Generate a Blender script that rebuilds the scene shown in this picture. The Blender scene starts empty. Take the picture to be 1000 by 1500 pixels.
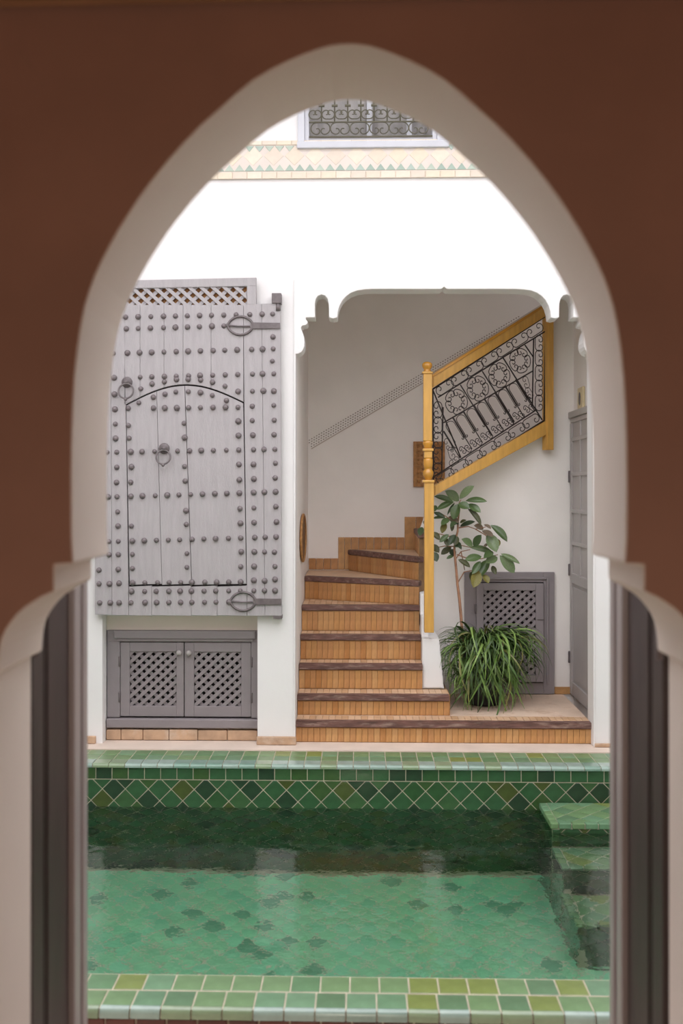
import bpy, bmesh, math, random
from mathutils import Vector, Matrix, Euler
R = random.Random(7)
S = bpy.context.scene
COL = S.collection
PI = math.pi

# ------------------------------------------------------------------ camera, world, light, exposure
EYE = 1.72; F = 1458.33; CX = 487.0; CY = 718.0; YAW = math.radians(1.5)
cd = bpy.data.cameras.new('camera'); cam = bpy.data.objects.new('camera', cd); COL.objects.link(cam)
cd.sensor_fit = 'VERTICAL'; cd.sensor_height = 36; cd.lens = 35
cd.shift_x = (500-CX)/1500; cd.shift_y = (CY-750)/1500
cam.location = (0, 0, EYE); cam.rotation_euler = (PI/2, 0, YAW)
cd.dof.use_dof = True; cd.dof.focus_distance = 6.8; cd.dof.aperture_fstop = 2.4
cd.clip_start = .01
S.camera = cam

W = bpy.data.worlds.new('overcast_sky'); S.world = W; W.use_nodes = True
wn = W.node_tree; wn.nodes.clear()
wo = wn.nodes.new('ShaderNodeOutputWorld'); wb = wn.nodes.new('ShaderNodeBackground')
wb.inputs[0].default_value = (.975, .965, 1, 1); wb.inputs[1].default_value = 1.0
wn.links.new(wb.outputs[0], wo.inputs[0])
# evenly overcast sky, brightest at the zenith
wt_ = wn.nodes.new('ShaderNodeTexCoord'); wx = wn.nodes.new('ShaderNodeSeparateXYZ'); wr__ = wn.nodes.new('ShaderNodeMapRange')
wr__.inputs[1].default_value = 0; wr__.inputs[2].default_value = 1; wr__.inputs[3].default_value = .58; wr__.inputs[4].default_value = 1.75
wn.links.new(wt_.outputs['Generated'], wx.inputs[0]); wn.links.new(wx.outputs[2], wr__.inputs[0]); wn.links.new(wr__.outputs[0], wb.inputs[1])
# added warm fill light behind the camera, brightens the brown inner wall
ld = bpy.data.lights.new('room_fill', 'AREA'); ld.energy = 8; ld.size = .5; ld.color = (1, .8, .62)
lo = bpy.data.objects.new('room_fill', ld); COL.objects.link(lo); lo.location = (0, -1.2, 1.0)
lo.rotation_euler = (math.radians(80), 0, 0)

S.view_settings.view_transform = 'Standard'; S.view_settings.look = 'None'
S.view_settings.gamma = 1; S.view_settings.use_curve_mapping = False
S.view_settings.exposure = 1.32
S.cycles.max_bounces = 14; S.cycles.diffuse_bounces = 6; S.cycles.glossy_bounces = 5
S.cycles.transmission_bounces = 8; S.cycles.transparent_max_bounces = 8
S.cycles.caustics_refractive = True; S.cycles.caustics_reflective = True
S.cycles.blur_glossy = .5; S.cycles.sample_clamp_indirect = 6

# ------------------------------------------------------------------ points: a viewing ray of the survey camera met with a vertical plane
CT, ST = math.cos(YAW), math.sin(YAW)
def ray(px, py):
    u = (px-CX)/F; v = (CY-py)/F
    return Vector((-ST+u*CT, CT+u*ST, v))
def P(px, py, D):
    d = ray(px, py); t = D/d.y
    return Vector((d.x*t, D, EYE+d.z*t))
def PX(px, D): return P(px, 718, D).x
def PZ(py, D, px=525): return P(px, py, D).z

# ------------------------------------------------------------------ materials
def mat(name, col, rough=.6, metal=0, var=0, vscale=8, bump=0, bscale=60, ramp=None, spec=.5, coat=0, stain=None, island=False, stretch=None):
    m = bpy.data.materials.new(name); m.use_nodes = True
    nt = m.node_tree; n = nt.nodes; L = nt.links
    b = n['Principled BSDF']
    b.inputs['Roughness'].default_value = rough; b.inputs['Metallic'].default_value = metal
    b.inputs['Specular IOR Level'].default_value = spec
    b.inputs['Coat Weight'].default_value = coat; b.inputs['Coat Roughness'].default_value = .08
    tc = n.new('ShaderNodeTexCoord'); src = tc.outputs['Object']
    if stretch:
        mp = n.new('ShaderNodeMapping'); mp.inputs['Scale'].default_value = stretch
        L.new(src, mp.inputs[0]); src = mp.outputs[0]
    if ramp:                                  # each piece takes its own glaze from the ramp
        if island:
            g = n.new('ShaderNodeNewGeometry'); ro = g.outputs['Random Per Island']
        else:
            g = n.new('ShaderNodeObjectInfo'); ro = g.outputs['Random']
        cr = n.new('ShaderNodeValToRGB'); e = cr.color_ramp
        e.interpolation = 'CONSTANT'
        for i, c in enumerate(ramp):
            el = e.elements[i] if i < 2 else e.elements.new(.5)
            el.position = i/len(ramp)
            el.color = (*c, 1)
        L.new(ro, cr.inputs[0]); csrc = cr.outputs[0]
    else:
        rgb = n.new('ShaderNodeRGB'); rgb.outputs[0].default_value = (*col, 1); csrc = rgb.outputs[0]
    if var:
        nz = n.new('ShaderNodeTexNoise'); nz.inputs['Scale'].default_value = vscale; nz.inputs['Detail'].default_value = 5
        L.new(src, nz.inputs['Vector'])
        mr = n.new('ShaderNodeMapRange'); mr.inputs[1].default_value = .3; mr.inputs[2].default_value = .7
        mr.inputs[3].default_value = 1-var; mr.inputs[4].default_value = 1+var
        L.new(nz.outputs[0], mr.inputs[0])
        hs = n.new('ShaderNodeHueSaturation'); L.new(mr.outputs[0], hs.inputs['Value']); L.new(csrc, hs.inputs['Color'])
        csrc = hs.outputs[0]
    if stain:
        scol, ss, lo_, hi_ = stain
        nz = n.new('ShaderNodeTexNoise'); nz.inputs['Scale'].default_value = ss; nz.inputs['Detail'].default_value = 8
        nz.inputs['Roughness'].default_value = .65
        L.new(src, nz.inputs['Vector'])
        mr = n.new('ShaderNodeMapRange'); mr.inputs[1].default_value = lo_; mr.inputs[2].default_value = hi_
        L.new(nz.outputs[0], mr.inputs[0])
        mx = n.new('ShaderNodeMix'); mx.data_type = 'RGBA'; L.new(mr.outputs[0], mx.inputs[0])
        L.new(csrc, mx.inputs[6]); mx.inputs[7].default_value = (*scol, 1); csrc = mx.outputs[2]
    L.new(csrc, b.inputs['Base Color'])
    if bump:
        nz = n.new('ShaderNodeTexNoise'); nz.inputs['Scale'].default_value = bscale; nz.inputs['Detail'].default_value = 4
        L.new(src, nz.inputs['Vector'])
        bp = n.new('ShaderNodeBump'); bp.inputs['Strength'].default_value = bump; bp.inputs['Distance'].default_value = .01
        L.new(nz.outputs[0], bp.inputs['Height']); L.new(bp.outputs[0], b.inputs['Normal'])
    return m
WHITE = mat('white_plaster', (.80, .785, .78), .85, var=.02, vscale=2, bump=.25, bscale=9)
WARM = mat('warm_white_plaster', (.86, .82, .79), .8, var=.03, vscale=3, bump=.15, bscale=14)
CREAM = mat('cream_plaster', (.74, .66, .60), .75, var=.05, vscale=2, bump=.15, bscale=12)
BROWNW = mat('brown_tadelakt', (.37, .205, .155), .6, var=.08, vscale=3, bump=.1, bscale=10)
DECK = mat('sanded_deck_plaster', (.66, .55, .47), .7, var=.08, vscale=5, bump=.15, bscale=30)
STONE = mat('tan_stone', (.47, .31, .20), .75, var=.25, vscale=9, bump=.3, bscale=30, stain=((.62, .50, .40), 7, .5, .75))
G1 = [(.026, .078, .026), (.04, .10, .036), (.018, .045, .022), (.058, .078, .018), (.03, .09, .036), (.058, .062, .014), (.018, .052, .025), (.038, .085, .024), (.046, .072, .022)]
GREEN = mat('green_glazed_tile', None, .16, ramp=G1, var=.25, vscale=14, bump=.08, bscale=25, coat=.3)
G2 = [(.10, .21, .10), (.13, .25, .14), (.10, .19, .10), (.17, .22, .06), (.12, .23, .13), (.14, .24, .11), (.10, .21, .13), (.12, .23, .09), (.14, .26, .15), (.11, .20, .09)]
GREENL = mat('sky_sheen_green_tile', None, .28, ramp=G2, var=.18, vscale=9, bump=.1, bscale=25, stain=((.25, .36, .28), 18, .62, .85))  # paler greens put the sky's sheen on upward-facing tiles into the colour
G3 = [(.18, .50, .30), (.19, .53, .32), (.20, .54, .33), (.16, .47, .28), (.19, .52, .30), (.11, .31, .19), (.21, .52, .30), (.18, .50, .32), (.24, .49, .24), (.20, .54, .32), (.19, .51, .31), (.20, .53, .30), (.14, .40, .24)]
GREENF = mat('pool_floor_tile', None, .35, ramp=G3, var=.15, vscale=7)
GREENFS = mat('pool_floor_tile_joined', None, .35, ramp=G3, var=.15, vscale=7, island=True)
GREENS = mat('green_glazed_tile_joined', None, .2, ramp=G1, var=.2, vscale=14, island=True)
GREENE = mat('pale_glazed_edge_tile', None, .18, ramp=[(.24, .34, .29), (.18, .30, .24), (.28, .38, .33), (.22, .30, .18)], var=.15, vscale=12, coat=.4)
GROUT = mat('pale_grout', (.50, .44, .34), .85, var=.15, vscale=20)
GROUTD = mat('brown_grout', (.36, .22, .12), .9, var=.15, vscale=20)
T1 = [(.46, .235, .085), (.40, .185, .06), (.49, .27, .11), (.44, .22, .085), (.40, .165, .055), (.47, .245, .09), (.45, .24, .10)]
TILE = mat('ochre_bejmat_tile', None, .38, ramp=T1, var=.2, vscale=16, bump=.15, bscale=40, stain=((.55, .36, .22), 14, .6, .85))
TILES = mat('ochre_tread_tile', None, .5, ramp=[(.58, .37, .22), (.62, .42, .27), (.52, .32, .18), (.60, .40, .25)], var=.12, vscale=10, bump=.1, bscale=40, island=True)
REDT = mat('red_brown_tile', None, .4, ramp=[(.10, .025, .014), (.13, .035, .02), (.09, .03, .02)], var=.2, vscale=10)
NOSE = mat('dark_worn_wood', (.14, .068, .055), .55, var=.4, vscale=10, bump=.5, bscale=25, stretch=(1, 5, 5), stain=((.40, .29, .24), 9, .52, .78))
LAND = mat('worn_tan_landing', (.70, .53, .41), .7, var=.12, vscale=4, bump=.2, bscale=20, stain=((.42, .24, .14), 5, .55, .8))
GREYD = mat('grey_painted_antique_door', (.40, .375, .385), .6, var=.06, vscale=5, bump=.35, bscale=30, stretch=(8, 8, 1), stain=((.30, .25, .23), 22, .72, .8))
GREYC = mat('grey_painted_wood', (.255, .225, .235), .5, var=.05, vscale=5, bump=.12, bscale=40)
GREYL = mat('pale_grey_painted_wood', (.40, .37, .36), .5, var=.04, vscale=5, bump=.1, bscale=40)
DARKIN = mat('hollow_shade', (.03, .025, .025), .9)  # near-black colour stands in for shade in cabinet hollows and door gaps
STUD = mat('painted_iron_stud', (.15, .125, .13), .42, var=.3, vscale=40, spec=.6, stain=((.10, .07, .06), 60, .55, .7))
IRONG = mat('grey_forged_iron', (.15, .128, .13), .5, metal=.2, var=.2, vscale=30)
IRON = mat('black_wrought_iron', (.022, .014, .013), .5, spec=.4)
IRONB = mat('bronze_iron', (.13, .12, .08), .5)
OCHRE = mat('honey_varnished_wood', (.60, .33, .075), .38, var=.12, vscale=6, stretch=(6, 6, .8), coat=.2)
GOLD = mat('golden_varnished_turning', (.55, .26, .03), .25, var=.1, vscale=8, coat=.5)
CARVED = mat('carved_cedar', (.40, .19, .06), .6, var=.3, vscale=50, bump=.5, bscale=60)
DWOOD = mat('dark_door_wood', (.045, .025, .024), .5, var=.15, vscale=4, stretch=(6, 6, 1), bump=.1, bscale=20)
STILE = mat('lit_grey_stile', (.34, .30, .30), .35, var=.06, vscale=4)  # courtyard light on the dark leaf's stile, painted in as grey
BEAM = mat('tan_beam_wood', (.42, .25, .14), .6, var=.2, vscale=4, stretch=(1, 8, 8))
BAND = mat('cream_zellige', None, .45, ramp=[(.74, .64, .52), (.78, .69, .57), (.72, .62, .52), (.76, .66, .52)], var=.06, vscale=20)
BANDG = mat('sage_zellige', None, .4, ramp=[(.33, .42, .36), (.40, .49, .43), (.36, .45, .38), (.45, .52, .44)], var=.1, vscale=20)
LILAC = mat('lilac_white_paint', (.60, .61, .66), .6, var=.04, vscale=6)
CURT = mat('pale_curtain', (.66, .63, .62), .8, var=.15, vscale=7)
LEAFM = mat('broad_leaf', None, .36, ramp=[(.09, .15, .05), (.13, .19, .08), (.065, .11, .035), (.15, .21, .10), (.11, .17, .06)], var=.2, vscale=12, coat=.1)
LEAFD = mat('dark_broad_leaf', None, .45, ramp=[(.035, .06, .025), (.05, .085, .03), (.06, .065, .02)], var=.2, vscale=12)
LEAFY = mat('olive_broad_leaf', (.17, .15, .03), .5, var=.35, vscale=25)
LEAFB = mat('browning_leaf', (.16, .12, .08), .6, var=.2, vscale=20)
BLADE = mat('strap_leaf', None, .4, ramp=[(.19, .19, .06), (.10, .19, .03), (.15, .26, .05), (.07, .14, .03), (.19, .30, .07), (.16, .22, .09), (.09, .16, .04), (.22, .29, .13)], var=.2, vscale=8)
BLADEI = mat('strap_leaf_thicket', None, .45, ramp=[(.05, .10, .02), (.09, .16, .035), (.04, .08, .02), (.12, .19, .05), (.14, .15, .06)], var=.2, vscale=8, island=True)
BARK = mat('pinkish_bark', (.33, .17, .10), .7, var=.3, vscale=30, bump=.3, bscale=50)
SOIL = mat('soil_and_roots', (.10, .05, .03), .9, var=.4, vscale=40, bump=.6, bscale=50)
POT = mat('black_pot', (.02, .02, .022), .4)
WICK = mat('woven_brown', (.20, .10, .04), .7, var=.4, vscale=60, bump=.5, bscale=60)
IVORY = mat('ivory_plate', (.66, .55, .33), .4, var=.1, vscale=20)
IVORYL = mat('pale_line', (.50, .42, .37), .8)
DOTM = mat('stencil_dots', (.17, .12, .10), .8)

# ------------------------------------------------------------------ mesh helpers
class MB:
    def __init__(s): s.b = bmesh.new()
    def box(s, x0, x1, y0, y1, z0, z1, bev=0):
        M = Matrix.Translation(((x0+x1)/2, (y0+y1)/2, (z0+z1)/2)) @ Matrix.Diagonal((abs(x1-x0), abs(y1-y0), abs(z1-z0), 1))
        r = bmesh.ops.create_cube(s.b, size=1, matrix=M)
        if bev: bmesh.ops.bevel(s.b, geom=list({e for v in r['verts'] for e in v.link_edges}), offset=bev, segments=2, affect='EDGES', profile=.5)
        return s
    def poly(s, pts, n, bev=0, mis=None):            # 3-D polygon extruded along vector n
        n = Vector(n)
        a = [s.b.verts.new(p) for p in pts]; c = [s.b.verts.new(Vector(p)+n) for p in pts]
        k = len(pts); fs = [s.b.faces.new(a), s.b.faces.new(c[::-1])]
        for i in range(k): fs.append(s.b.faces.new((a[i], c[i], c[(i+1) % k], a[(i+1) % k])))
        if mis:
            for i, f in enumerate(fs): f.material_index = mis[0] if i == 0 else (mis[1] if i == 1 else mis[2])
        bmesh.ops.recalc_face_normals(s.b, faces=fs)
        if bev: bmesh.ops.bevel(s.b, geom=list(set(fs[0].edges) | set(fs[1].edges)), offset=bev, segments=2, affect='EDGES')
        return s
    def tile(s, pts, n, chamf=.93):                  # polygon slab with a smaller top
        n = Vector(n); c0 = sum((Vector(p) for p in pts), Vector())/len(pts)
        a = [s.b.verts.new(p) for p in pts]; m = [s.b.verts.new(Vector(p)+n*.6) for p in pts]
        c = [s.b.verts.new(c0+(Vector(p)-c0)*chamf+n) for p in pts]
        k = len(pts); fs = [s.b.faces.new(c)]
        for i in range(k):
            j = (i+1) % k
            fs.append(s.b.faces.new((a[i], m[i], m[j], a[j]))); fs.append(s.b.faces.new((m[i], c[i], c[j], m[j])))
        bmesh.ops.recalc_face_normals(s.b, faces=fs)
        if fs[0].normal.dot(n) < 0: bmesh.ops.reverse_faces(s.b, faces=fs)
        return s
    def tube(s, pts, r, n=6, closed=False, r2=None):
        pts = [Vector(p) for p in pts]; k = len(pts); rings = []
        up = None
        for i, p in enumerate(pts):
            if closed: t = pts[(i+1) % k]-pts[i-1]
            else: t = pts[min(i+1, k-1)]-pts[max(i-1, 0)]
            t.normalize()
            if up is None: up = Vector((0, 1, 0)) if abs(t.y) < .9 else Vector((1, 0, 0))
            a = t.cross(up); a.normalize(); bb = a.cross(t); bb.normalize(); up = bb
            rr = r if r2 is None else r+(r2-r)*i/max(1, k-1)
            rings.append([s.b.verts.new(p+(a*math.cos(2*PI*j/n)+bb*math.sin(2*PI*j/n))*rr) for j in range(n)])
        for i in range(k if closed else k-1):
            A = rings[i]; B = rings[(i+1) % k]
            for j in range(n):
                f = s.b.faces.new((A[j], A[(j+1) % n], B[(j+1) % n], B[j])); f.smooth = True
        if not closed:
            s.b.faces.new(rings[0][::-1]); s.b.faces.new(rings[-1])
        return s
    def lathe(s, prof, c=(0, 0, 0), n=24, M=None):   # profile of (radius, height)
        c = Vector(c); rings = []
        for r, h in prof:
            ring = []
            for j in range(n):
                q = Vector((r*math.cos(2*PI*j/n), r*math.sin(2*PI*j/n), h))
                if M: q = M @ q
                ring.append(s.b.verts.new(c+q))
            rings.append(ring)
        for A, B in zip(rings, rings[1:]):
            for j in range(n):
                f = s.b.faces.new((A[j], A[(j+1) % n], B[(j+1) % n], B[j])); f.smooth = True
        s.b.faces.new(rings[0][::-1]); s.b.faces.new(rings[-1])
        return s
    def mesh(s, name, m):
        me = bpy.data.meshes.new(name)
        bmesh.ops.recalc_face_normals(s.b, faces=s.b.faces[:])
        s.b.to_mesh(me); s.b.free()
        for x in (m if isinstance(m, (list, tuple)) else [m]): me.materials.append(x)
        return me
    def build(s, name, m, parent=None, **k):
        return put(name, s.mesh(name, m), parent, **k)
def put(name, me, parent=None, M=None, **k):
    o = bpy.data.objects.new(name, me); COL.objects.link(o)
    if parent: o.parent = parent
    if M is not None: o.matrix_local = M
    for a, v in k.items(): o[a] = v
    return o
def empty(name, loc, label, cat, group=None):
    o = bpy.data.objects.new(name, None); COL.objects.link(o); o.location = loc; o.empty_display_size = .1
    o['label'] = label; o['category'] = cat
    if group: o['group'] = group
    return o
def struct(o, label=None, cat=None):
    o['kind'] = 'structure'
    if label: o['label'] = label
    if cat: o['category'] = cat
    return o
def sbox(name, m, *a, label=None, cat=None, bev=0): return struct(MB().box(*a, bev=bev).build(name, m), label, cat)
def rel(parent):                                   # an offset so world coordinates can be used under a thing's empty
    return Matrix.Translation(-Vector(parent.location))
def pb(mb, name, m, parent, **k):                  # build a part from world coordinates
    l = Vector(parent.location)
    p = parent.parent
    while p: l += Vector(p.location); p = p.parent
    bmesh.ops.translate(mb.b, verts=mb.b.verts[:], vec=-l)
    return mb.build(name, m, parent, **k)

# ------------------------------------------------------------------ the room wall with the keyhole arch
DN, DF = 1.90, 2.17
half = [(0, 66), (14, 66.6), (28, 68.5), (44, 73), (65, 80.5), (90, 91), (115, 103.5), (139, 118), (164, 138), (188, 160), (214, 183), (238, 207), (264, 236), (289, 267), (306, 290), (321, 313),
        (336, 337), (350, 362), (361, 383), (371, 405), (379, 427), (386, 450), (392, 480), (397, 515), (401, 555), (403.5, 600), (405, 650), (405.5, 700), (405.5, 750), (405, 790), (403, 826),
        (431, 828), (431, 866), (438, 870), (450, 875.5), (462, 883), (474, 891), (485, 901), (494, 912), (502, 924), (508, 938), (511, 952), (512.5, 968), (513.5, 986), (532, 994), (533, 1100)]
def wall_pts(D):
    L = [P(511-h, y, DN) for h, y in half]; Rr = [P(511+h, y, DN) for h, y in half]
    L[-1].z = Rr[-1].z = FLOOR
    XL, XR, ZT = -3.4, 3.1, 3.3
    pts = [Vector((XL, D, FLOOR))] + [Vector((p.x, D, p.z)) for p in L[::-1]] + [Vector((p.x, D, p.z)) for p in Rr[1:]] + [Vector((XR, D, FLOOR)), Vector((XR, D, ZT)), Vector((XL, D, ZT))]
    return pts
FLOOR = -.13
mb = MB().poly(wall_pts(DN), (0, DF-DN, 0), mis=(0, 1, 1))
ow = struct(mb.build('wall_front', [BROWNW, CREAM]), 'brown inner wall pierced by a pointed keyhole arch with a cream reveal', 'wall')
bv = ow.modifiers.new('soft_edge', 'BEVEL'); bv.width = .006; bv.segments = 3; bv.limit_method = 'ANGLE'; bv.angle_limit = math.radians(40)
# room shell round the camera
sbox('floor', DECK, -1.9, 1.9, -2.6, DF+.9, FLOOR-.1, FLOOR)
sbox('wall_left', BROWNW, -2.0, -1.9, -2.6, DN-.002, FLOOR, 3.1)
sbox('wall_right', BROWNW, 1.9, 2.0, -2.6, DN-.002, FLOOR, 3.1)
sbox('wall_back', BROWNW, -2.0, 2.0, -2.7, -2.6, FLOOR, 3.1)
sbox('ceiling', BEAM, -2.0, 2.0, -2.7, DN-.002, 2.78, 2.9)
zb = PZ(4, DN)
o = MB().box(-1.9, 1.9, -.065, .065, 0, .1).build('wooden_beam', BEAM)
o.location = (0, DN-.075, zb); o.rotation_euler = (0, math.radians(-.35), 0)
struct(o, 'tan wooden beam along the top of the brown wall', 'beam')

# leaves of the double door, both swung out into the courtyard
def leaf(pxh, pxf, side, label):
    X = PX(pxh, DF); d0 = DF+.012
    dd = ray(pxf, 718); d1 = X*dd.y/dd.x
    r = empty('arched_door_leaf', (X, d0, FLOOR), label, 'door', 'pair of dark double door leaves swung open into the courtyard')
    s = side                                        # -1: leaf stands on the left side, its body goes to -X
    ds = d1-.13; z1 = 2.0
    pb(MB().box(X, X+s*.04, d0, d0+.08, FLOOR+.005, z1, bev=.004), 'hinge_stile', DWOOD, r)
    pb(MB().box(X+s*.012, X+s*.03, d0+.08, ds, FLOOR+.1, z1-.1), 'panel', DWOOD, r)
    pb(MB().box(X, X+s*.04, d0+.08, ds, FLOOR+.005, FLOOR+.16, bev=.004), 'bottom_rail', DWOOD, r)
    pb(MB().box(X, X+s*.04, d0+.08, ds, z1-.12, z1, bev=.004), 'top_rail', DWOOD, r)
    for k in range(2):
        dq = d0+.1+k*.025
        pb(MB().box(X+s*.004, X+s*.016, dq, dq+.01, FLOOR+.17, z1-.13, bev=.002), 'moulding', DWOOD, r)
    pb(MB().box(X-s*.004, X+s*.04, ds, ds+.05, FLOOR+.005, z1, bev=.006), 'meeting_stile', STILE, r, label='meeting stile with courtyard light painted in as grey mauve')
    pb(MB().box(X+s*.004, X+s*.04, ds+.052, ds+.085, FLOOR+.005, z1, bev=.005), 'meeting_stile', STILE, r, label='meeting stile with courtyard light painted in as grey mauve')
    pb(MB().box(X-s*.002, X+s*.04, ds+.087, d1, FLOOR+.005, z1, bev=.006), 'meeting_stile', STILE, r, label='meeting stile with courtyard light painted in as grey mauve')
    for z in (.2, 1.4):
        pb(MB().lathe([(.007, -.05), (.009, -.045), (.009, .045), (.007, .05)], (X-s*.006, d0-.004+.008, z), 10), 'hinge', IRONG, r)
    return r
leaf(45, 128, -1, 'dark brown open door leaf beside the big studded grey door')
leaf(973, 893, 1, 'dark brown open door leaf beside the pool steps, near the tall grey side door')

# ------------------------------------------------------------------ courtyard shell
DP = 6.23; DW = 6.72; XL, XR = -3.4, 3.1
zc = 0.0
# facade: lower part with a cabinet niche and the alcove, upper part round the window
ZB = PZ(262, DW)          # underside of the tile band
ZS = PZ(216, DW)          # window sill
nl, nr, nt = PX(150, DW), PX(377, DW), PZ(903, DW)
al, ar, at_ = PX(431, DW), PX(870, DW), PZ(409, DW)
pts = [(XL, 0), (nl, 0), (nl, nt), (nr, nt), (nr, 0), (al, 0), (al, at_), (ar, at_), (ar, 0), (XR, 0), (XR, ZS), (XL, ZS)]
struct(MB().poly([Vector((x, DW, z)) for x, z in pts], (0, .14, 0)).build('wall_facade', WHITE), 'white plastered courtyard wall behind the pool', 'wall')
wl, wr, wt = PX(436, DW), PX(656, DW), ZS+1.0
pts = [(XL, ZS), (wl, ZS), (wl, wt), (wr, wt), (wr, ZS), (XR, ZS), (XR, 5.4), (XL, 5.4)]
struct(MB().poly([Vector((x, DW, z)) for x, z in pts], (0, .14, 0)).build('wall_facade_upper', WHITE))
sbox('shading_eave', WHITE, XL, XR, DW-1.05, DW+.2, 5.4, 5.55)  # eave added out of view to shade the upper wall
# niche behind the cabinet, roof and body behind the facade
sbox('wall_niche', CREAM, nl-.05, nr+.05, 7.12, 7.2, 0, nt+.1)
sbox('wall_niche_side', CREAM, nl-.05, nl-.003, DW+.141, 7.12, 0, nt+.05)
sbox('wall_niche_side.001', CREAM, nr+.003, nr+.05, DW+.141, 7.12, 0, nt+.05)
sbox('ceiling_niche', CREAM, nl-.05, nr+.05, DW+.141, 7.12, nt, nt+.05)
sbox('wall_courtyard_left', WHITE, XL-.15, XL, DN, 7.0, -.2, 5.4)
sbox('wall_courtyard_right', WHITE, XR, XR+.15, DN, 7.0, -.2, 5.4)
# deck
sbox('floor_deck', DECK, XL, XR, 6.575, 9.1, -.1, 0.0)
sbox('floor_terrace', DECK, XL, XR, DF+.9, 3.295, -.25, FLOOR)
PXL, PXR = -2.7, 2.45          # pool sides
sbox('floor_deck_left', DECK, XL, PXL-.3, 3.295, 6.575, -.1, 0)
sbox('floor_deck_right', DECK, PXR+.3, XR, 3.295, 6.575, -.1, 0)

# alcove surround with the lobed arch
lob = [(433, 519), (437, 518.5), (441, 516.5), (444, 512.5), (445.6, 508), (446, 502), (445.4, 495), (443.5, 488), (441, 481.5), (441.5, 479), (443, 477.5), (446, 477), (449, 476), (450.5, 473.5), (450.5, 471), (448, 469), (448, 465.5),
       (461.4, 465.5), (461, 455), (461, 445), (462.5, 438), (465.5, 434), (470.7, 432), (476, 433.6), (479.5, 438), (481.3, 445), (481.7, 455), (481.6, 465.5), (488, 467), (494, 465.8), (494.8, 457), (497.5, 448), (501.5, 440.5), (507, 434.5), (514, 429.6), (523, 426.2), (534, 424.6), (546, 424), (644, 424), (647, 423.2), (650, 420.5)]
full = [P(x, y, DW) for x, y in lob] + [P(1300-x, y, DW) for x, y in lob[::-1][1:]]
pts = [Vector((al-.004, DW, .0))] + [Vector((al+.006, DW, .0))] + [Vector((p.x, DW, p.z)) for p in full] + [Vector((ar-.006, DW, 0)), Vector((ar+.004, DW, 0)), Vector((ar+.004, DW, at_)), Vector((al-.004, DW, at_))]
for p in pts: p.y = DW-.012
o = struct(MB().poly(pts, (0, .172, 0)).build('trim_1', WHITE), 'white lobed arch surround over the stair alcove', 'arch')
bv = o.modifiers.new('soft_edge', 'BEVEL'); bv.width = .005; bv.segments = 2; bv.limit_method = 'ANGLE'; bv.angle_limit = math.radians(40)

# alcove and stairwell walls
DB = 8.50; DS = 7.72
XS = PX(840, DS)           # right side wall of the alcove (carries the tall grey door)
sbox('wall_alcove_left', WARM, al-.12, al+.003, DW+.161, DB, 0, 3.7)
sbox('wall_alcove_back', WARM, al-.12, 3.0, DB, DB+.12, 0, 3.8)
sbox('wall_alcove_right', WARM, XS, XS+.1, DW+.161, DS, 0, 3.7)
sbox('wall_alcove_end', WARM, 3.0, 3.12, DS, DB+.12, 0, 3.8)
sbox('ceiling_alcove', WARM, al-.12, 3.12, DW+.15, DB+.12, 3.7, 3.85)

# ------------------------------------------------------------------ staircase
zs = [PZ(1056.5, 6.78), PZ(1017.5, 6.95), PZ(972.5, 7.14), PZ(929.5, 7.32), PZ(886.2, 7.50), 1.038, 1.215, 1.397]
ds = [6.78, 6.95, 7.14, 7.32, 7.50]
XA = al+.006; XB = .452
st = empty('staircase', (XA, 6.78, 0), 'stair of ochre tile risers and dark wooden nosings winding to the right in the alcove', 'staircase')
def riser_tiles(p0, p1, z0, z1, w=.041):
    p0, p1 = Vector(p0), Vector(p1); L = (p1-p0).length; u = (p1-p0)/L; nrm = Vector((u.y, -u.x, 0))
    n = max(1, round(L/w)); w = L/n
    ang = math.atan2(u.y, u.x)
    me = tile_mesh('riser_tile', w*.955, z1-z0-.004, .004, TILE)
    for i in range(n):
        c = p0+u*(w*(i+.5)); c.z = (z0+z1)/2
        c += nrm*(.001+R.random()*.0012)
        M = Matrix.Translation(c-Vector(st.location)) @ Matrix.Rotation(ang, 4, 'Z') @ Matrix.Rotation(R.uniform(-.012, .012), 4, 'X') @ Matrix.Rotation(R.uniform(-.012, .012), 4, 'Y')
        put('riser_tile', me, st, M=M)
TM = {}
def tile_mesh(name, w, h, t, m, chamf=.94):          # upright tile in XZ facing -Y, centred
    key = (name, round(w, 3), round(h, 3), m.name)
    if key not in TM:
        TM[key] = MB().tile([(-w/2, 0, -h/2), (w/2, 0, -h/2), (w/2, 0, h/2), (-w/2, 0, h/2)], (0, -t, 0), chamf).mesh(name, m)
    return TM[key]
def nosing(p0, p1, z, h=.042, wdt=.06, over=.018):
    p0, p1 = Vector((*p0, 0)), Vector((*p1, 0)); u = (p1-p0).normalized(); nrm = Vector((u.y, -u.x, 0))
    a = p0+nrm*over; b = p1+nrm*over; c = p1-nrm*(wdt-over); d = p0-nrm*(wdt-over)
    pts = [Vector((q.x, q.y, z-h)) for q in (a, b, c, d)]
    m_ = MB(); m_.poly(pts, (0, 0, h), bev=.004)
    return pb(m_, 'nosing', NOSE, st)
def tread(poly, z0, z1, name='tread'):
    m_ = MB(); m_.poly([Vector((x, y, z0)) for x, y in poly], (0, 0, z1-z0-.005))
    pb(m_, name, GROUTD, st)
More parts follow.
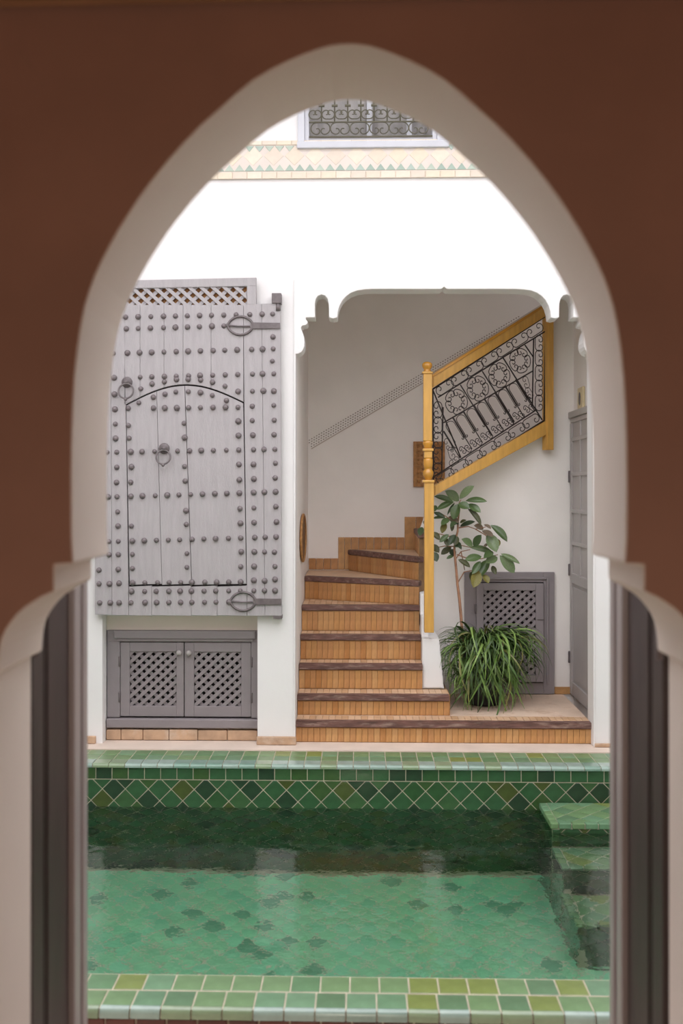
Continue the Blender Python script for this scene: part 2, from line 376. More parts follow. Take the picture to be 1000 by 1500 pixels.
def tread_tiles(x0, x1, y0, y1, z, w=.045):
    m_ = MB(); n = round((x1-x0)/w); w = (x1-x0)/n
    rows = max(1, round((y1-y0)/.13)); hh = (y1-y0)/rows
    for i in range(n):
        for k in range(rows):
            a, b, c, d = x0+w*i+.0012, x0+w*(i+1)-.0012, y0+hh*k+.0012, y0+hh*(k+1)-.0012
            dz = R.uniform(-.0006, .0006)
            m_.tile([(a, c, z-.006+dz), (b, c, z-.006+dz), (b, d, z-.006+dz), (a, d, z-.006+dz)], (0, 0, .006), .97)
    pb(m_, 'tread_tile', TILES, st, kind='stuff')
XE = [PX(866.5, 6.78), PX(658, 6.95), XB+.005, XB+.005, XB+.005]
for i in range(5):
    zp = zs[i-1] if i else 0.0
    x1 = XE[i]; y0 = ds[i]
    y1 = DS if i == 0 else (7.6 if i < 4 else DB)
    if i < 4: tread([(XA, y0+.012), (x1, y0+.012), (x1, y1), (XA, y1)], zp if i else .001, zs[i])
    else: tread([(XA, y0+.012), (x1, y0+.012), (x1, DB-.003), (XA, DB-.003)], .001, zs[i])
    riser_tiles((XA, y0+.012, 0), (x1, y0+.012, 0), zp+.001, zs[i]-.044)
    nosing((XA, y0+.012), (x1, y0+.012), zs[i], over=.02)
    ye = {0: DS-.003, 1: ds[2]+.01, 2: ds[3]+.01, 3: ds[4]+.01, 4: 8.3}[i]
    if i == 0:
        tread_tiles(XA, x1, y0+.055, y0+.17, zs[i])
        pb(MB().box(XA, x1-.001, y0+.1705, ye, zs[i]-.006, zs[i]), 'landing_slab', LAND, st)
    else: tread_tiles(XA, x1, y0+.055, ye, zs[i])
# small return of step two facing the landing
pb(MB().box(XE[1]-.004, XE[1]+.004, ds[1]+.01, 7.165, zs[0]+.001, zs[1]-.003), 'side_tile', TILE, st)
# winders
pv = (XB+.003, 7.505)
def winder(a, b, zprev, z, poly):
    tread(poly, zprev-.15, z)
    riser_tiles((a[0], a[1], 0), (b[0], b[1], 0), zprev, z-.044)
    nosing(a, b, z, over=.012)
    m_ = MB(); m_.poly([Vector((x, y, z-.005)) for x, y in poly], (0, 0, .004))
    pb(m_, 'tread_tile', TILES, st)
w6 = (XA+.002, 7.93); winder(w6, pv, zs[4], zs[5], [w6, pv, (XB, DB-.003), (XA, DB-.003)])
w7 = (PX(511, DB), DB-.03); p7 = (XB+.003, 7.55)
winder(w7, p7, zs[5], zs[6], [w7, p7, (XB+.1, 7.735), (XB+.1, DB-.003), (w7[0], DB-.003)])
w8 = (PX(607.5, DB), DB-.03); p8 = (XB+.012, 7.60)
winder(w8, p8, zs[6], zs[7], [w8, p8, (XB+.2, 7.81), (w8[0]+.4, 7.81), (w8[0]+.4, DB-.003), (w8[0], DB-.003)])
for k in range(8):                                   # the flight goes on behind the balustrade
    x0 = .78+.25*k; z = zs[7]+.165*(k+1)
    if x0 > 2.6: break
    tread([(x0+.01, 7.81), (x0+.29, 7.81), (x0+.29, DB-.003), (x0+.01, DB-.003)], z-.3, z)
    nosing((x0, DB-.005), (x0, 7.812), z, over=.012)
    m_ = MB(); m_.box(x0+.001, x0+.009, 7.815, DB-.005, z-.165, z-.045); pb(m_, 'riser_tile', TILE, st)
# skirting tiles on the back wall and the landing
def skirt(x0, x1, z0, z1, D, w=.068):
    n = max(1, round((x1-x0)/w)); w = (x1-x0)/n
    for i in range(n):
        me = tile_mesh('skirting_tile', w*.96, z1-z0, .009, TILE)
        put('skirting_tile', me, st, M=Matrix.Translation(Vector((x0+w*(i+.5), D-.001, (z0+z1)/2))-Vector(st.location)))
skirt(XA+.002, PX(495, DB), zs[5]+.005, PZ(818, DB), DB)
skirt(PX(495, DB), PX(514, DB), zs[5]+.005, PZ(787, DB), DB)
skirt(PX(514, DB), PX(592, DB), zs[6]-.01, PZ(787, DB), DB)
skirt(PX(592, DB), PX(609, DB), zs[6]-.01, PZ(757, DB), DB)
skirt(PX(609, DB), PX(640, DB), zs[7]-.02, PZ(757, DB), DB)
skirt(PX(811, DS), XS-.012, zs[0]+.002, PZ(1006, DS, 820), DS, .11)

# wall under the flight and beside the well, following the balustrade
DL, DR_ = 7.26, 7.655
XPL, XPR = PX(634, DL), PX(806, DR_)
dirp = Vector((XPR-XPL, DR_-DL, 0)).normalized(); nrmp = Vector((-dirp.y, dirp.x, 0))
def Q(px, py, off=0):                               # point on the balustrade plane
    d = ray(px, py); o0 = Vector((XPL, DL, 0))+nrmp*off
    t = o0.dot(nrmp)/(d.x*nrmp.x+d.y*nrmp.y)
    return Vector((d.x*t, d.y*t, EYE+d.z*t))
ra, rb_ = Q(637, 727), Q(798, 637)
tp = [(XB+.01, zs[0]-.1), (XS+.1, zs[0]-.1), (XS+.1, 3.7), (PX(803, DS), 3.7), (PX(803, DS), rb_.z+.06), (ra.x+.02, ra.z+.02), (XB+.01, ra.z-.3), ]
struct(MB().poly([Vector((x, DS, z)) for x, z in tp], (0, .09, 0)).build('wall_understairs', WARM), 'white wall under the flight behind the plants', 'wall')
# soffit: the flight's edge reaches out to the balustrade
a0, a1 = Vector((ra.x, DL+.03, 0)), Vector((rb_.x, DR_+.02, 0))
b0, b1 = Vector((ra.x, DS, 0)), Vector((rb_.x, DS, 0))
m_ = MB(); vs = []
for q, z in ((a0, ra.z), (a1, rb_.z), (b1, rb_.z), (b0, ra.z)):
    vs.append((Vector((q.x, q.y, z+.002)), Vector((q.x, q.y, z+.045))))
m_.poly([v[0] for v in vs], (0, 0, .045))
pb(m_, 'soffit', WARM, st)
# brown tile ends peeping out under the bottom rail
for xa, xb in ((667, 700), (716, 740), (757, 792)):
    p0, p1 = Q(xa, 725.5-(xa-637)*.56, -.012), Q(xb, 725.5-(xb-637)*.56, -.012)
    m_ = MB(); m_.poly([p0, p1, p1+Vector((0, 0, .02)), p0+Vector((0, 0, .02))], nrmp*.04)
    pb(m_, 'tile_end', GROUTD, st)

# low white newel wall at the stair's open side
zt = PZ(936, 7.17, 630)
m_ = MB(); x0, x1 = XB+.006, PX(650, 7.17); xt = PX(643, 7.17)
m_.poly([Vector((x0, 7.17, zs[1]+.001)), Vector((x1, 7.17, zs[1]+.001)), Vector((xt, 7.17, zt)), Vector((x0, 7.17, zt))], (0, .54, 0), bev=.008)
m_.box(x0, x0+.055, 7.30, 7.70, zt-.05, .80, bev=.008)
m_.box(x0, x0+.05, 7.42, 7.70, .7, .95, bev=.008)
struct(m_.build('wall_newel', WHITE), 'low white wall block carrying the yellow newel post', 'wall')

# ------------------------------------------------------------------ balustrade
bal = empty('balustrade', (XPL, DL, 0), 'honey wood balustrade with black wrought iron scrollwork above the plant', 'balustrade')
def bp(mb, name, m, **k): return pb(mb, name, m, bal, **k)
# newel post with a turned section and ball finial
pz0, pz1 = PZ(926, 7.15, 629), PZ(547, 7.15, 626)
xb_, xt_ = P(629, 926, 7.15).x, P(625.5, 547, 7.15).x
lean = (xt_-xb_)/(pz1-pz0)
def post_x(z): return xb_+lean*(z-pz0)
def zz(py): return PZ(py, 7.15, 627)
def sect(za, zb2, w, m=OCHRE, bev=.004):
    m_ = MB(); xc = post_x((za+zb2)/2)
    m_.box(xc-w/2, xc+w/2, 7.15-w/2, 7.15+w/2, za, zb2, bev=bev)
    return m_
newel = bp(sect(pz0, zz(707), .068), 'newel_post', OCHRE)
bp(sect(zz(707), zz(703), .085), 'newel_collar', OCHRE)
xc = post_x(zz(692))
bp(MB().lathe([(.022, zz(703)), (.024, zz(701)), (.032, zz(699)), (.038, zz(696)), (.040, zz(693)), (.036, zz(690)), (.029, zz(688)), (.026, zz(687)), (.03, zz(686)), (.034, zz(680)), (.034, zz(674)), (.03, zz(671))], (xc, 7.15, 0), 20), 'newel_turning', GOLD)
bp(sect(zz(671), zz(661), .058), 'newel_block', OCHRE)
bp(sect(zz(661), zz(657), .078), 'newel_collar', OCHRE)
xc = post_x(zz(650))
bp(MB().lathe([(.024, zz(657)), (.030, zz(655)), (.030, zz(653)), (.036, zz(651)), (.037, zz(648)), (.033, zz(646)), (.026, zz(645.5))], (xc, 7.15, 0), 20), 'newel_turning', GOLD)
bp(sect(zz(646), zz(548), .062), 'newel_shaft', OCHRE)
bp(sect(zz(548), zz(545), .076), 'newel_cap', OCHRE)
xc = post_x(zz(540))
bp(MB().lathe([(.03, zz(545)), (.028, zz(543.5)), (.022, zz(542)), (.026, zz(540.5)), (.034, zz(538)), (.037, zz(535.5)), (.035, zz(533)), (.026, zz(531)), (.012, zz(530)), (.002, zz(529.8))], (xc, 7.15, 0), 22), 'ball_finial', GOLD)
def slab(pp, off, th, mbx=None, bev=.004):
    mbx = mbx or MB(); mbx.poly([Q(x, y, off) for x, y in pp], nrmp*th, bev=bev); return mbx
bp(slab([(634, 552), (801, 446.5), (801, 462), (634, 568)], -.03, .06), 'handrail', OCHRE)
bp(slab([(633, 548.5), (801, 443), (801, 447.5), (633, 553)], -.038, .076), 'rail_cap', GOLD, label='darker golden cap of the handrail')
bp(slab([(637, 712), (801, 616), (801, 636), (637, 726)], -.026, .052), 'bottom_rail', OCHRE)
bp(slab([(801.2, 446), (811, 450), (811, 659), (801.2, 659)], -.035, .07), 'end_post', OCHRE)

# ironwork: a frame (u along the flight, v up) in the balustrade plane
def c5(x, y): return (600+x/3.846, 430+y/3.846)
def Qc(x, y): return Q(*c5(x, y))
iron_n = [0]
def bar(a, b, r=.0055):
    m_ = MB(); p, q = Qc(*a), Qc(*b)
    m_.tube([p, q], r, 5); return bp(m_, 'iron_bar', IRON)
for a, b, r in [((128, 540), (765, 128), .007), ((128, 540), (133, 1090), .007), ((765, 128), (757, 715), .007), ((140, 1105), (757, 715), .007),
                ((160, 585), (760, 215), .0055), ((140, 1030), (713, 655), .0055), ((187, 640), (180, 1000), .0055), ((697, 255), (690, 635), .0055),
                ((190, 728), (692, 437), .0055), ((130, 545), (287, 925), .0055), ((285, 515), (462, 800), .005), ((408, 438), (588, 722), .005), ((525, 362), (745, 712), .0055), ((648, 290), (697, 360), .005)]:
    bar(a, b, r)
# bars of the slots
mid = lambda t: (190+502*t, 728-291*t)
low = lambda t: (285+430*t, 935-280*t)
N = 7
px_scale = DL/F/3.846*1.02
ex, ey, sx, sy = .52, .855, .855, -.52
for i in range(-1, N):
    a = (242+59*i, 698-35.5*i); L = 208
    if i == -1: a = (190, 775); L = 178
    b = (a[0]+L*ex, a[1]+L*ey)
    m_ = MB(); pa, pb_ = Qc(*a), Qc(*b); pm = pa.lerp(pb_, .6)
    m_.tube([pa, pb_], .004, 5); m_.tube([pa, pm], .0062, 6)
    bp(m_, 'iron_bar', IRON)
    for sgn in (-1, 1):                              # little feet curled beside each bar
        m2 = MB(); c = Qc(a[0]+L*ex*.62+sgn*10, a[1]+L*ey*.62-sgn*6)
        ring = [c+(Vector((0, 0, 1))*math.cos(q)+dirp*math.sin(q))*.009 for q in [PI*2*j/9 for j in range(8)]]
        m2.tube(ring, .0035, 4); bp(m2, 'iron_curl', IRON)
for i in range(-1, N-1):
    cx, cy = 242+59*(i+.5)+ex*34, 698-35.5*(i+.5)+ey*34   # rounded arch head between bars
    rr = 26; pts = []
    for j in range(0, 13):
        q = PI*j/12
        pts.append((cx-sx*rr*math.cos(q)-ex*rr*math.sin(q), cy-sy*rr*math.cos(q)-ey*rr*math.sin(q)))
    pre = [(pts[0][0]+ex*95, pts[0][1]+ey*95)]; post = [(pts[-1][0]+ex*95, pts[-1][1]+ey*95)]
    m_ = MB(); m_.tube([Qc(x, y) for x, y in pre+pts+post], .003, 4); bp(m_, 'iron_arch', IRON)
# scrolls
def curl_path(s0, R0, R1, turn, k0=0, step=.12):
    out = [(0, 0)]; x = y = h = 0.0
    n = 6
    for i in range(n):
        h += k0*s0/n/2; x += math.cos(h)*s0/n; y += math.sin(h)*s0/n; h += k0*s0/n/2; out.append((x, y))
    a = 0
    while a < turn:
        if a < 2.9: rr = R0*(1-.08*a/2.9)
        else: rr = R0*(.62-.36*(a-2.9)/max(.1, turn-2.9))
        d = step*1.8 if a < 2.9 else step*3
        h += d/2; x += math.cos(h)*rr*d; y += math.sin(h)*rr*d; h += d/2; a += d; out.append((x, y))
    return out
def c_scroll(name, L, W, r, m, k=0, turn=6.9):       # a C with both ends curled, back below, opening towards +z, centred
    R0 = W*.5; hp = curl_path(max(.001, L/2-R0*.96), R0, W*.10, turn, k)
    pts = [(-x, y) for x, y in hp[::-1]] + hp[1:]
    zc_ = W/2
    return MB().tube([(x, 0, y-zc_) for x, y in pts], r, 4).mesh(name, m)
def place(me, c, ang, name='iron_scroll', parent=None, yaw=None, sc=(1, 1, 1)):
    parent = parent or bal
    yaw = math.atan2(dirp.y, dirp.x) if yaw is None else yaw
    M = Matrix.Translation(Vector(c)-Vector(parent.location)) @ Matrix.Rotation(yaw, 4, 'Z') @ Matrix.Rotation(-ang, 4, 'Y') @ Matrix.Diagonal((*sc, 1))
    return put(name, me, parent, M=M)
U = (Qc(765, 128)-Qc(128, 540)); slope = math.atan2(U.z, math.hypot(U.x, U.y))
V = (Qc(757, 715)-Qc(140, 1105)); slope2 = math.atan2(V.z, math.hypot(V.x, V.y))
def gap(a, b): return (Qc(*a)-Qc(*b)).length
lenT = U.length
s_top = c_scroll('iron_scroll', lenT/7.35, .068, .0034, IRON)
for i in range(7):
    t = (i+.62)/7.3
    a = (128+637*t, 540-412*t); b = (160+600*t, 585-370*t)
    place(s_top, (Qc(*a)+Qc(*b))/2, slope+PI*0)
s_bot = s_top
for i in range(7):
    t = (i+.75)/7.4
    a = (140+617*t, 1105-390*t); b = (140+573*t, 1030-375*t)
    place(s_bot, (Qc(*a)+Qc(*b))/2, slope2+PI)
s_side = c_scroll('iron_scroll', .118, .068, .0034, IRON)
for i in range(5):
    place(s_side, Qc(158, 655+86*i), PI/2)
    place(s_side, Qc(728, 280+84*i), -PI/2)
ringm = c_scroll('iron_scroll', .108, .050, .0034, IRON, k=1/.085, turn=6.4)
for cx, cy in ((262, 610), (382, 535), (503, 460), (620, 378)):
    c = Qc(cx, cy)
    for j in range(5):
        q = 2*PI*j/5+.3
        off = (dirp*math.sin(q)-Vector((0, 0, 1))*math.cos(q))*.068
        place(ringm, c+off, q)
s_small = c_scroll('iron_scroll', .06, .034, .003, IRON)
for i in range(7):
    t = i/6
    c = (312+60*i, 878-38.5*i)
    place(s_small, Qc(c[0]-14, c[1]+4), slope+PI/2+.4, sc=(1, 1, 1))
    place(s_small, Qc(c[0]+16, c[1]-4), slope-PI/2+.4)
for c, a in (((655, 500), 1.9), ((672, 560), 2.2), ((215, 850), 2.0), ((235, 900), 5.0), ((250, 945), .6)):
    place(s_side, Qc(*c), a, sc=(.75, 1, .7))

# ------------------------------------------------------------------ big studded door on the wall
DD = 6.655
door = empty('studded_door', (PX(275, DD), DD, PZ(902, DD, 275)), 'big grey antique door covered in iron studs with a round-topped wicket', 'door')
def D3(x, y, off=0): return P(x, y, DD-off)
def pd(mb, name, m, parent=None, **k): return pb(mb, name, m, parent or door, **k)
# frame coordinates follow the slight rotation of the leaf: y offset by x
def ty(x): return 446.5 if x < 360 else 444.5                   # top edge of the leaf
arc = [(183+ (357-183)*t, 594-4*t-28*math.sin(PI*t)) for t in [i/24 for i in range(25)]]
def arc_y(x):
    t = min(1, max(0, (x-183)/(174))); return 594-4*t-28*math.sin(PI*t)
def plank(pts, name='plank', th=.028, off=0, m=GREYD, bev=.0015):
    mm = MB(); mm.poly([D3(x, y, off) for x, y in pts], (0, th, 0), bev=bev); return pd(mm, name, m)
g = .16
bnd = [139, 160, 182.5]
# left planks, right planks
plank([(138.5, 446.5), (162-g, 446.5), (164-g, 901), (139, 900)])
plank([(162+g, 446.5), (182-g, 446.5), (188-g, 859.5), (188.5-g, 901), (164+g, 901)])
plank([(356.5+g, 446.3), (383-g, 445), (388-g, 902), (362+g, 902), (357.5+g, 592)])
plank([(383+g, 445), (410.5, 444), (412.5, 902), (388+g, 902)])
xs = [182, 205, 240, 268, 309, 356.5]
for a, b in zip(xs, xs[1:]):
    top = [(a+g, ty(a)), (b-g, ty(b))]
    bot = [(x, arc_y(x)-1.2) for x in [b-g-(b-a-2*g)*i/6 for i in range(7)]]
    plank(top+bot)
xs2 = [188.5, 222, 280, 318, 361.5]
for a, b in zip(xs2, xs2[1:]):
    plank([(a+g, 859.5), (b-g, 858), (b-g, 902), (a+g, 901.3)])
mm = MB(); mm.poly([D3(x, y, -.03) for x, y in ((140, 461), (409, 446), (411, 901), (140, 900))], (0, .02, 0)); pd(mm, 'backing_board', DARKIN)
# wicket of two boards
seam = lambda y: 269.5+(y-564)*.038
wl_ = lambda y: 184.3+(y-594)*.019; wr_ = lambda y: 356.6+(y-590)*.0175
def wick(x0f, x1f, n, nm='wicket_board'):
    top = []
    for i in range(n+1):
        t = i/n; x = x0f(590)*(1-t)+x1f(590)*t; top.append((x, arc_y(x)+1.2))
    plank(top+[(x1f(855), 855.3), (x0f(857), 856.8)], nm, .026, -.004)
wick(lambda y: wl_(y)+.6, lambda y: wl_(y)*.48+seam(y)*.52, 8)
wick(lambda y: wl_(y)*.48+seam(y)*.52+.5, lambda y: seam(y)-.4, 5)
wick(lambda y: seam(y)+.4, lambda y: wr_(y)-.6, 12)
# lattice over the leaf
mm = MB()
pd(MB().poly([D3(x, y, .0) for x, y in ((150, 411.5), (375, 406.5), (375, 419), (150, 423.5))], (0, .04, 0), bev=.003), 'lattice_rail', GREYD)
pd(MB().poly([D3(x, y, .0) for x, y in ((361.5, 418.5), (375, 418.5), (375, 446), (361.5, 446))], (0, .04, 0), bev=.002), 'lattice_stile', GREYD)
pd(MB().box(PX(150, DD), PX(362, DD), DD+.042, DD+.048, PZ(452, DD), PZ(416, DD)), 'lattice_backing', CARVED, label='brown board behind the lattice')
def lattice(x0, x1, z0, z1, y, sp, w, t, ang, parent, name='lattice_slat', m=GREYC):
    """two layers of slats crossing; every slat clipped to the opening"""
    for layer, a in ((0, ang[0]), (1, ang[1])):
        d = Vector((math.cos(a), math.sin(a))); nn = Vector((-d.y, d.x))
        c = Vector(((x0+x1)/2, (z0+z1)/2)); Rm = math.hypot(x1-x0, z1-z0)
        k = int(Rm/2/sp)+2
        for i in range(-k, k+1):
            o_ = c+nn*(i+.25)*sp
            quad = [o_-d*Rm-nn*w/2, o_+d*Rm-nn*w/2, o_+d*Rm+nn*w/2, o_-d*Rm+nn*w/2]
            pl = clip(quad, x0, x1, z0, z1)
            if len(pl) < 3 or area(pl) < 1e-4: continue
            mm = MB(); yy = y+layer*t
            mm.poly([Vector((q[0], yy, q[1])) for q in pl], (0, t*.98, 0))
            pb(mm, name, m, parent)
def clip(pl, x0, x1, z0, z1):
    pl = [tuple(p) for p in pl]
    for ax, v, s in ((0, x0, 1), (0, x1, -1), (1, z0, 1), (1, z1, -1)):
        out = []
        for i in range(len(pl)):
            a, b = pl[i], pl[(i+1) % len(pl)]
            fa, fb = s*(a[ax]-v), s*(b[ax]-v)
            if fa >= 0: out.append(a)
            if (fa > 0) != (fb > 0) and abs(fa-fb) > 1e-12:
                t = fa/(fa-fb); out.append((a[0]+(b[0]-a[0])*t, a[1]+(b[1]-a[1])*t))
        pl = out
        if len(pl) < 3: return []
    q = []
    for p in pl:
        if not q or math.hypot(p[0]-q[-1][0], p[1]-q[-1][1]) > 1e-5: q.append(p)
    if len(q) > 1 and math.hypot(q[0][0]-q[-1][0], q[0][1]-q[-1][1]) < 1e-5: q.pop()
    return q
def area(pl): return abs(sum(pl[i][0]*pl[(i+1) % len(pl)][1]-pl[(i+1) % len(pl)][0]*pl[i][1] for i in range(len(pl))))/2
lattice(PX(152, DD), PX(361, DD), PZ(450, DD), PZ(419, DD), DD+.006, .052, .0235, .012, (math.radians(-42), math.radians(42)), door, m=GREYD)
# studs
raw = []
def row(y, xs, y1=None, o=(130, 400)):
    y1 = y if y1 is None else y1
    for x in xs:
        yy = y+(y1-y)*(x-xs[0])/max(1, xs[-1]-xs[0]); raw.append((o[0]+x/3.333, o[1]+yy/3.333))
def pts_(l, o=(130, 400)):
    for x, y in l: raw.append((o[0]+x/3.333, o[1]+y/3.333))
row(215, [180, 241, 303, 365, 423, 481, 541, 599, 659, 719, 786, 846, 897], 200)
row(272, [184, 241, 301, 365, 423, 482, 540, 601, 659], 258)
row(392, [120, 189, 248, 307, 367, 427, 485, 545, 607, 664, 724, 795, 848, 900], 370)
row(511, [124, 251, 308, 369, 427, 487, 543, 605, 666, 727, 799, 848], 492)
pts_([(899, 312), (896, 430), (903, 492), (309, 541), (369, 531), (428, 520), (485, 519), (546, 522), (604, 533), (665, 552), (729, 578), (254, 565), (244, 633), (315, 606), (372, 591), (425, 580), (486, 579), (545, 583), (603, 597), (672, 622),
      (799, 577), (852, 575), (903, 576), (126, 592), (128, 665), (130, 737), (131, 807), (798, 650), (903, 646), (194, 744), (465, 733), (730, 723), (798, 720), (905, 718), (197, 806), (468, 803), (731, 793), (801, 791), (904, 789)])
row(660, [193, 316, 371, 430, 487, 545, 606, 667, 728], 655)
o2 = (130, 640)
row(75, [90, 137, 205, 260, 321, 433, 492, 549, 608, 671, 732, 804, 855, 908], 60, o2)
pts_([(137, 148), (208, 146), (468, 144), (733, 134), (804, 134), (911, 128), (136, 222), (205, 221), (471, 215), (735, 209), (806, 205), (910, 200), (141, 366), (474, 360), (738, 350), (806, 347), (913, 340), (143, 435), (208, 435), (476, 427), (740, 421), (807, 418), (916, 415),
      (100, 575), (144, 574), (213, 573), (479, 569), (744, 560), (808, 561), (858, 561), (906, 562), (50, 650), (144, 647), (213, 642), (479, 636), (742, 633), (807, 632), (909, 632), (50, 717), (101, 717), (148, 714), (806, 700), (858, 702), (909, 695)], o2)
row(293, [95, 138, 206, 262, 324, 383, 440, 497, 555, 615, 674, 735, 805, 857, 912], 268, o2)
row(511, [98, 144, 213, 271, 330, 388, 443, 504, 562, 619, 682, 741, 810, 861, 914], 488, o2)
row(712, [214, 274, 336, 392, 449, 503, 567, 624, 683, 741], 708, o2)
row(754, [209, 273, 329, 391, 446, 501, 563, 620, 683, 739, 806, 858, 909], 750, o2)
row(810, [53, 105, 148, 206, 275, 331, 391, 448, 503, 565, 621, 685], 806, o2)
stm = MB().lathe([(.0185, 0), (.0188, .004), (.016, .010), (.011, .0155), (.0055, .018), (.0005, .0188)], (0, 0, 0), 12, Matrix.Rotation(PI/2, 4, 'X')).mesh('iron_stud', STUD)
for x, y in raw[:298]:
    s = R.uniform(.85, 1.12)
    put('iron_stud', stm, door, M=Matrix.Translation(D3(x, y, .0)-Vector(door.location)) @ Matrix.Rotation(R.uniform(0, 6), 4, 'Y') @ Matrix.Scale(s, 4))
# strap hinges with forked loops and pintles
def hinge(cx, cy, x1):
    ov = []
    for i in range(20):
        q = 2*PI*i/20
        rx, rz = 18.5, 13.5
        x = cx+rx*math.cos(q); y = cy+rz*math.sin(q)*(abs(math.sin(q))**.2 if abs(math.sin(q)) > 0 else 1)
        ov.append(D3(x, y, .006))
    mm = MB(); mm.tube(ov, .0085, 6, closed=True)
    mm.tube([D3(cx-18, cy, .008), D3(cx-2, cy+1, .012), D3(cx+14, cy+1, .008)], .006, 6)
    mm.lathe([(.012, 0), (.012, .008), (.003, .012)], D3(cx-20, cy, .0), 10, Matrix.Rotation(PI/2, 4, 'X'))
    a, b = D3(cx+15, cy-4.5, .004), D3(x1, cy-4, .004); c, d = D3(x1, cy+4.5, .004), D3(cx+15, cy+5, .004)
    mm.poly([d, c, b, a], (0, -.008, 0), bev=.002)
    return pd(mm, 'strap_hinge', IRONG)
hinge(352, 477, 410); hinge(356, 881, 412)
pd(MB().box(PX(398, DD), PX(412, DD), DD-.012, DD+.06, PZ(444, DD), PZ(429, DD), bev=.004), 'pivot_bracket', IRONG)
pd(MB().lathe([(.018, PZ(455, DD)), (.018, PZ(444, DD))], (PX(407, DD), DD+.01, 0), 12), 'pivot_pin', IRONG)
pd(MB().box(PX(400, DD), PX(413, DD), DD+.0, DD+.06, PZ(907, DD), PZ(901.5, DD), bev=.003), 'pivot_bracket', IRONG)
# knockers
def knocker(x, y, rr, tilt):
    c = D3(x, y, 0)
    Mx = Matrix.Rotation(PI/2, 4, 'X')
    c = D3(x, y-4, 0)
    mm = MB(); mm.lathe([(.036, 0), (.037, .004), (.032, .010), (.022, .013), (.016, .022), (.009, .030), (.003, .033)], c, 20, Mx)
    kb = pd(mm, 'knocker_plate', IRONG)
    mm = MB(); rc = c+Vector((0, -.026, -.012-rr))
    mm.tube([rc+Vector((rr*math.sin(q), -.008+.010*math.cos(q), rr*math.cos(q))) for q in [2*PI*i/24 for i in range(24)]], .0062, 7, closed=True)
    mm.lathe([(.004, -.012), (.011, -.006), (.012, 0), (.011, .006), (.004, .012)], rc+Vector((0, -.016, -rr-.006)), 10)
    pd(mm, 'knocker_ring', IRONG)
knocker(240.5, 661, .047, 0); knocker(186, 564, .05, 0)

# ------------------------------------------------------------------ lattice cabinets
def lattice_door(parent, x0, x1, z0, z1, y, ix0, ix1, iz0, iz1, knob, hinge_side, sp=.052, w=.026):
    r = bpy.data.objects.new('cabinet_door', None)
    mm = MB(); T = .03
    mm.box(x0, ix0, y, y+T, z0, z1, bev=.003); mm.box(ix1, x1, y, y+T, z0, z1, bev=.003)
    mm.box(ix0, ix1, y, y+T, z0, iz0, bev=.003); mm.box(ix0, ix1, y, y+T, iz1, z1, bev=.003)
    d = pb(mm, 'cabinet_door', GREYC, parent)
    lattice_w(ix0-.004, ix1+.004, iz0-.004, iz1+.004, y+.008, sp, w, .010, d, parent)
    if knob:
        mm = MB(); mm.lathe([(.008, 0), (.008, .01), (.017, .018), (.019, .026), (.014, .033), (.004, .036)], (knob[0], y, knob[1]), 14, Matrix.Rotation(PI/2, 4, 'X'))
        pw(mm, 'knob', GREYL, d, parent)
    hx = x0 if hinge_side < 0 else x1
    for zf in (.26, .74):
        zc2 = z0+(z1-z0)*zf
        mm = MB(); mm.lathe([(.006, -.035), (.008, -.032), (.008, .032), (.006, .035)], (hx+hinge_side*.006, y-.004, zc2), 8)
        pw(mm, 'hinge', IRONG, d, parent)
    return d
def pw(mm, name, m, d, thing, **k):                   # sub-part from world coordinates: the part's own mesh is in thing space
    bmesh.ops.translate(mm.b, verts=mm.b.verts[:], vec=-Vector(thing.location))
    return mm.build(name, m, d, **k)
def lattice_w(x0, x1, z0, z1, y, sp, w, t, d, thing):
    for layer, a in ((0, math.radians(42)), (1, math.radians(-42))):
        dv = Vector((math.cos(a), math.sin(a))); nn = Vector((-dv.y, dv.x))
        c = Vector(((x0+x1)/2, (z0+z1)/2)); Rm = math.hypot(x1-x0, z1-z0); k = int(Rm/2/sp)+2
        for i in range(-k, k+1):
            o_ = c+nn*(i+.3)*sp
            pl = clip([o_-dv*Rm-nn*w/2, o_+dv*Rm-nn*w/2, o_+dv*Rm+nn*w/2, o_-dv*Rm+nn*w/2], x0, x1, z0, z1)
            if len(pl) < 3 or area(pl) < 1e-4: continue
            mm = MB(); mm.poly([Vector((q[0], y+layer*t, q[1])) for q in pl], (0, t*.98, 0))
            pw(mm, 'slat', GREYC, d, thing)
DC = 6.83
def cx_(p): return PX(p, DC)
def cz_(p): return PZ(p, DC, 265)
cab = empty('lattice_cabinet', (cx_(267), DC, cz_(1065)), 'wide low grey cabinet with two lattice doors under the studded door', 'cabinet')
def pc(mb, name, m=GREYC, **k): return pb(mb, name, m, cab, **k)
X0, X1 = nl+.006, nr-.006
pc(MB().box(X0, cx_(176), DC-.01, DC+.05, cz_(1051), cz_(924), bev=.004), 'frame_stile')
pc(MB().box(cx_(368), X1, DC-.01, DC+.05, cz_(1051), cz_(924), bev=.004), 'frame_stile')
pc(MB().box(X0, X1, DC-.012, DC+.05, cz_(940), cz_(923), bev=.004), 'frame_rail')
pc(MB().box(cx_(168), cx_(375), DC-.035, DC-.01, cz_(935), cz_(923), bev=.008), 'top_moulding')
pc(MB().box(cx_(172), cx_(371), DC-.022, DC-.01, cz_(938.5), cz_(935), bev=.003), 'top_moulding')
pc(MB().box(X0, X1, DC-.035, DC+.05, cz_(1065), cz_(1052), bev=.006), 'sill')
pc(MB().box(X0, X1, DC+.1, DC+.11, cz_(1060), cz_(930)), 'back_board', DARKIN)
